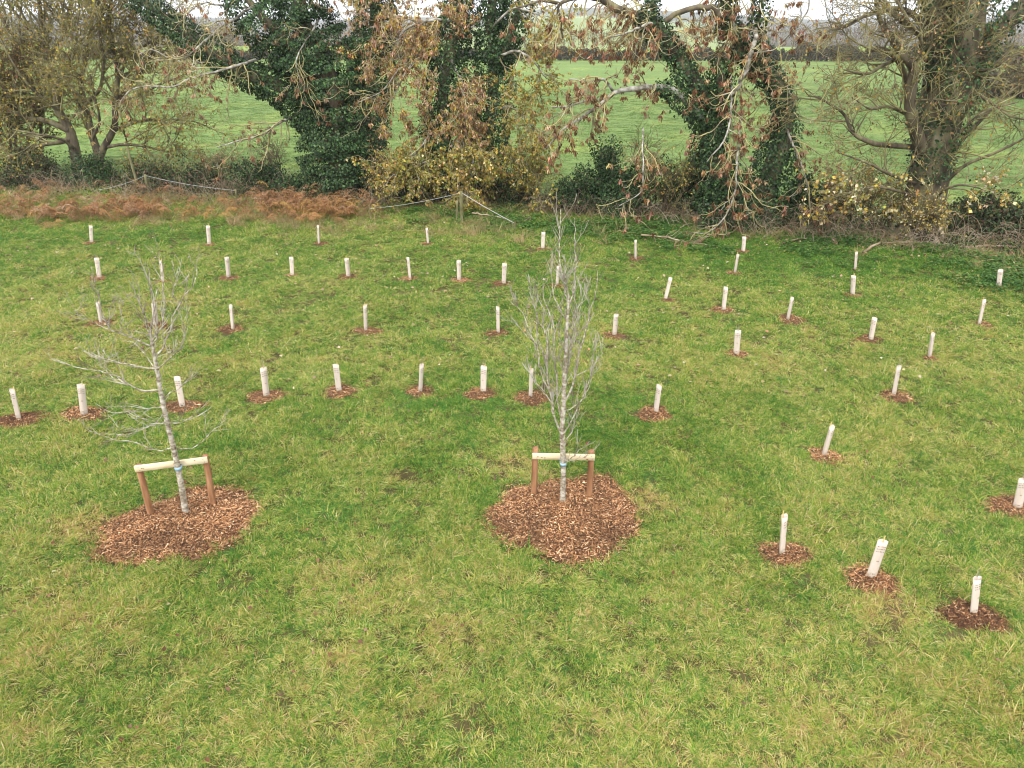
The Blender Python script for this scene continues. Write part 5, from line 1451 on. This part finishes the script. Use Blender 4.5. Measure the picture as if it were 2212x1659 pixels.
scatter('lawn_grass', np.stack([x, y, gz(x, y)], 1), rot, np.stack([wid, wid, hgt], 1), np.clip(tone, 0.02, 0.95), grass_src,
        'rough green and straw-coloured meadow grass of the planted lawn', 'grass', idx)

# grass of the field behind the hedge
fsrc = [source('field_tuft', *blades(34, 0.22, 0.10, 0.012, 0.7, 0.7, 80 + k, 2), M['fieldgrass']) for k in range(5)]
x, y = region(160000, 25.0, 95.0, lambda x, y: np.interp(y, [25, 45, 95], [9, 6, 2.0]) * (0.3 + 1.4 * fbm(x * 0.6, y * 0.4, 71, 3)), lambda x, y: y > hedge_y(x) + 1.6)
n = len(x)
tone = 0.13 + 0.30 * (fbm(x * 0.35, y * 0.25, 72, 3) - 0.5) + rng.normal(0, 0.05, n) + 0.25 * (fbm(x * 1.1, y * 0.5, 73, 2) > 0.68)
s_ = np.interp(y, [25, 50, 95], [1.0, 1.3, 2.0])
scatter('field_grass', np.stack([x, y, gz(x, y)], 1), np.stack([np.zeros(n), np.zeros(n), rng.uniform(0, 6.28, n)], 1), np.stack([s_, s_, np.full(n, 0.95)], 1), np.clip(tone, 0, 1), fsrc,
        'short lush green grass of the field beyond the hedge', 'grass')

# tall straw grass in the hedge bottom
ssrc = [source('straw_tuft', *blades(40, 0.16, 0.52, 0.009, 0.55, 0.55, 90 + k, 3), M['straw']) for k in range(5)]
def straw_d(x, y):
    k = y - hedge_y(x)
    z = np.exp(-((k + 5.4) / 1.5) ** 2) * 11.0 * sstep(2.5, -3, x) + np.exp(-((k + 2.6) / 1.5) ** 2) * 8.0 * sstep(-2, -5, x) + np.exp(-((k + 1.3) / 1.1) ** 2) * 5.5 + np.exp(-((k + 3.2) / 1.8) ** 2) * 1.6
    return z * np.clip(2.3 * (fbm(x * 0.7, y * 0.7, 91, 3) - 0.32), 0, 1.5)
x, y = region(90000, 18, 41, straw_d, lambda x, y: y < hedge_y(x) + 1.2)
n = len(x)
tone = 0.5 + 0.6 * (fbm(x * 0.6, y * 0.6, 92, 3) - 0.5) + rng.normal(0, 0.1, n)
s_ = rng.uniform(0.5, 1.15, n)
scatter('straw_grass', np.stack([x, y, gz(x, y)], 1), np.stack([rng.normal(0, 0.2, n), rng.normal(0, 0.2, n), rng.uniform(0, 6.28, n)], 1), np.stack([s_, s_, s_], 1), np.clip(tone, 0, 1), ssrc,
        'tall bleached straw grass along the hedge bottom', 'grass')

# bracken
def frond(seed):
    rr = np.random.RandomState(seed)
    n = 15
    t = np.linspace(0, 1, n)
    arch = np.stack([t * 0.62, rr.normal(0, 0.01, n).cumsum(), 0.62 * np.sin(t * 1.9) * 0.95], 1)
    L = Leaves()
    for i in range(2, n):
        f = t[i]; ln = 0.20 * math.sin(math.pi * min(1, 0.18 + 0.82 * (1 - f))) + 0.02
        for sgn in (-1, 1):
            droop = rr.uniform(-0.7, -0.15)
            A = np.array([[0.35, sgn, droop]])
            for j in range(3):                                 # each pinna in three leaflets pieces
                st = arch[i] + nrm(A)[0] * ln * j * 0.3
                A2 = A + rr.normal(0, 0.22, (1, 3)) + np.array([[0, 0, -0.3 * j]])
                L.add(st[None], A2, np.array([[0.2, 0, 1.0]]) + rr.normal(0, 0.3, (1, 3)), ln * 0.5, ln * 0.12, np.array([[1, 1, 1.0]]), 0.2)
    V = np.concatenate(L.V); b = np.arange(0, len(V), 4)
    F = [np.concatenate([np.stack([b, b + 1, b + 2], 1), np.stack([b, b + 2, b + 3], 1)])]
    T = Tubes(); T.add(arch, np.linspace(0.007, 0.003, n), 3)
    TV = np.concatenate(T.V); TF = np.concatenate(T.F) + len(V)
    bl = np.concatenate([np.repeat(rr.uniform(0, 1, len(V) // 4), 4), np.full(len(TV), 0.4)])
    return np.concatenate([V, TV]), F + [TF], bl
M['bracken'] = toned('bracken_rust', [(0.0, (0.40, 0.26, 0.07)), (0.2, (0.38, 0.20, 0.085)), (0.55, (0.29, 0.145, 0.07)), (0.85, (0.36, 0.22, 0.13)), (1.0, (0.42, 0.31, 0.20))], 0.5, 0.7, 0.25, 0.15)
bsrc = [source('bracken_frond', *frond(200 + k), M['bracken']) for k in range(6)]
def brack_d(x, y):
    k = y - hedge_y(x)
    c = np.clip((fbm(x * 0.42 + 1.7, y * 0.55, 101, 3) - 0.44) * 7, 0, 1)
    return 1.6 * c * np.exp(-((k + 3.0) / 1.5) ** 2) * sstep(-4.6, -6.0, x)
x, y = region(120000, 24, 41, brack_d, lambda x, y: y < hedge_y(x) + 0.5)
extra = np.concatenate([np.stack([xg(u, Y) + rng.normal(0, w, m), Y + rng.normal(0, 0.5, m)], 1) for u, Y, w, m in ((100, 28.8, 0.6, 26), (150, 28.3, 0.5, 34), (235, 28.0, 0.55, 36), (305, 28.5, 0.6, 46), (270, 29.4, 0.7, 24), (510, 28.3, 0.5, 20), (590, 28.0, 0.5, 26), (660, 27.8, 0.45, 30), (715, 28.2, 0.5, 38), (620, 29.4, 0.7, 30), (690, 29.8, 0.7, 40), (430, 28.9, 0.35, 8), (12, 28.9, 0.4, 20), (752, 28.9, 0.4, 28), (600, 30.6, 0.9, 26), (395, 28.2, 0.4, 7), (30, 30.4, 0.8, 14))])
x, y = np.concatenate([x, extra[:, 0]]), np.concatenate([y, extra[:, 1]])
n = len(x)
s_ = rng.uniform(0.7, 1.25, n)
scatter('bracken', np.stack([x, y, gz(x, y)], 1), np.stack([rng.normal(0, 0.25, n), rng.normal(0.1, 0.25, n), rng.uniform(0, 6.28, n)], 1), np.stack([s_, s_, s_], 1),
        np.clip(0.5 + 0.5 * (fbm(x * 0.5, y * 0.5, 102, 2) - 0.5) + rng.normal(0, 0.2, n), 0, 1), bsrc, 'rust-brown withered bracken along the left hedge bottom', 'bracken')

# nettles and low herbs under the trees
def herb(seed):
    rr = np.random.RandomState(seed)
    L = Leaves(); m = 34
    a = rr.uniform(0, 6.28, m); r = 0.14 * np.sqrt(rr.uniform(0, 1, m)); z = rr.uniform(0.03, 0.17, m)
    P = np.stack([r * np.cos(a), r * np.sin(a), z], 1)
    A = np.stack([np.cos(a), np.sin(a), rr.normal(-0.15, 0.25, m)], 1)
    l = rr.uniform(0.05, 0.10, m)
    L.add(P, A, np.array([[0, 0, 1.0]]) + rr.normal(0, 0.25, (m, 3)), l, l * 0.62, np.ones((m, 3)), 0.15)
    V = np.concatenate(L.V); b = np.arange(0, len(V), 4)
    T = Tubes()
    for i in range(0, m, 4): T.add(np.stack([P[i] * [0.4, 0.4, 0], P[i]]), np.array([0.004, 0.003]), 3)
    TV = np.concatenate(T.V); TF = np.concatenate(T.F) + len(V)
    return np.concatenate([V, TV]), [np.concatenate([np.stack([b, b + 1, b + 2], 1), np.stack([b, b + 2, b + 3], 1)]), TF], np.concatenate([np.repeat(rr.uniform(0, 1, m), 4), np.full(len(TV), 0.3)])
hsrc = [source('nettle_clump', *herb(300 + k), M['nettle']) for k in range(5)]
def herb_d(x, y):
    k = y - hedge_y(x)
    z = sstep(-6.5 - 1.5 * sstep(8, 16, x), -3.0, k) * sstep(1.5, -0.3, k) * sstep(-6, 1, x)
    return 34 * z * np.clip((fbm(x * 0.5, y * 0.6, 111, 3) - 0.33) * 4.5, 0, 1) * (1 - 0.55 * sstep(-2.6, -1.2, k) * sstep(11, 13.5, x))
x, y = region(160000, 15, 36, herb_d, lambda x, y: y < hedge_y(x) + 1.2)
ok = off_beds(x, y, 0.05); x, y = x[ok], y[ok]
n = len(x); s_ = rng.uniform(0.7, 1.35, n)
scatter('nettles', np.stack([x, y, gz(x, y)], 1), np.stack([np.zeros(n), np.zeros(n), rng.uniform(0, 6.28, n)], 1), np.stack([s_, s_, s_], 1), np.clip(0.5 + 0.8 * (fbm(x, y, 112, 2) - 0.5), 0, 1), hsrc,
        'bright green nettles and low herbs under the hedgerow trees', 'weeds')

# dead canes and stalks in the hedge bottom
T = Tubes(); n = 5200
x = rng.uniform(-24, 20, n); k = rng.normal(-0.8, 0.75, n) - 1.2 * rng.uniform(0, 1, n) * (x < -4)
dens = fbm(x * 0.5, k, 121, 3) + 0.25 * np.exp(-((x - 11.5) / 2.2) ** 2); sel = dens > 0.47; x, k = x[sel], k[sel]; n = len(x)
P = np.stack([x, hedge_y(x) + k, np.full(n, -0.02)], 1)
g = grow(P, np.stack([rng.normal(0, 0.7, n), rng.normal(-0.1, 0.5, n), np.ones(n)], 1), rng.uniform(0.4, 1.5, n), 7, 0.10, -0.0, -0.9)
g[:, :, 2] = np.maximum(g[:, :, 2], 0.0)
T.add(g, taper(rng.uniform(0.004, 0.010, n), 0.004, 8), 3)
tag(T.build('dead_canes', M['cane_dead']), 'tangle of dead bramble canes and stalks along the hedge bottom', 'brambles', kind='stuff')
L = Leaves()
m = 21000
x = rng.uniform(-25, 20, m); k = rng.normal(-0.2, 0.8, m) - 1.6 * rng.uniform(0, 1, m) * (x < -5)
z = rng.uniform(0.02, 1, m) ** 1.3 * 0.75 * np.clip(fbm(x * 0.5, k + 3, 122, 3) * 2 - 0.35, 0.1, 1.3)
P = np.stack([x, hedge_y(x) + k, z], 1)
leaves_at(L, P, (0.05, 0.11), BRAM + IVY[:3], 0.3)
tag(L.build('hedge_bottom_leaves', M['ivy']), 'dark bramble and ivy leaves filling the hedge bottom', 'brambles', kind='stuff')

# fallen leaves
L = Leaves()
def fall(x, y, size, cols, lift=0.05):
    n = len(x)
    P = np.stack([x, y, gz(x, y) + rng.uniform(0.02, lift, n)], 1)
    A = np.stack([rng.normal(0, 1, n), rng.normal(0, 1, n), rng.normal(0.05, 0.25, n)], 1)
    l = rng.uniform(*size, n)
    L.add(P, A, np.stack([rng.normal(0, 0.35, n), rng.normal(0, 0.35, n), np.ones(n)], 1), l, l * rng.uniform(0.5, 0.9, n), palette(cols, n, 0.2), 0.28)
LITTER = [(0.30, 0.17, 0.10), (0.42, 0.30, 0.20), (0.52, 0.42, 0.31), (0.22, 0.11, 0.065), (0.36, 0.24, 0.18)]
x, y = region(60000, 3, 14, lambda x, y: 0.9 + 3.2 * (fbm(x * 0.5, y * 0.5, 131, 3) > 0.52) * sstep(0.5, -2, x), lambda x, y: y > 0)
fall(x, y, (0.045, 0.085), [(0.22, 0.12, 0.07), (0.17, 0.085, 0.05), (0.28, 0.17, 0.11)], 0.10)
x, y = region(60000, 13, 34, lambda x, y: 1.3 + 5.5 * sstep(0.46, 0.62, fbm(x * 0.3, y * 0.4, 132, 3)) * sstep(17, 22, y) * sstep(-9, -2, x), lambda x, y: y < hedge_y(x))
fall(x, y, (0.06, 0.12), LITTER + LITTER[1:3], 0.10)
x, y = region(90000, 17, 30, lambda x, y: 75 * np.exp(-((y - hedge_y(x) + 1.4) / 1.2) ** 2) * sstep(8.5, 11.5, x) * (0.4 + fbm(x, y, 133, 2)), lambda x, y: y < hedge_y(x) + 1)
fall(x, y, (0.06, 0.12), LITTER + [(0.26, 0.18, 0.12)] * 2, 0.07)
tag(L.build('fallen_leaves', M['leaf']), 'brown and buff fallen leaves strewn over the grass', 'leaves', kind='stuff')

# ------------------------------------------------------------------ damp air
USE_HAZE = True
if USE_HAZE:
    x0, x1, y0, y1, z0, z1 = -9000, 9000, -60, 7600, -3.0, 75.0
    V = [(x0, y0, z0), (x1, y0, z0), (x1, y1, z0), (x0, y1, z0), (x0, y0, z1), (x1, y0, z1), (x1, y1, z1), (x0, y1, z1)]
    hz = mk('haze', V, [np.array([[0, 3, 2, 1], [4, 5, 6, 7], [0, 1, 5, 4], [1, 2, 6, 5], [2, 3, 7, 6], [3, 0, 4, 7]])], None)
    m = bpy.data.materials.new('haze'); m.use_nodes = True
    n = m.node_tree.nodes; n.remove(n['Principled BSDF'])
    pv = n.new('ShaderNodeVolumePrincipled')
    pv.inputs['Color'].default_value = (0.86, 0.91, 0.98, 1)
    pv.inputs['Density'].default_value = 0.00022
    pv.inputs['Anisotropy'].default_value = 0.0
    m.node_tree.links.new(pv.outputs[0], n['Material Output'].inputs['Volume'])
    hz.data.materials.append(m)
    tag(hz, 'thin grey autumn haze over the far fields', 'haze', kind='stuff')
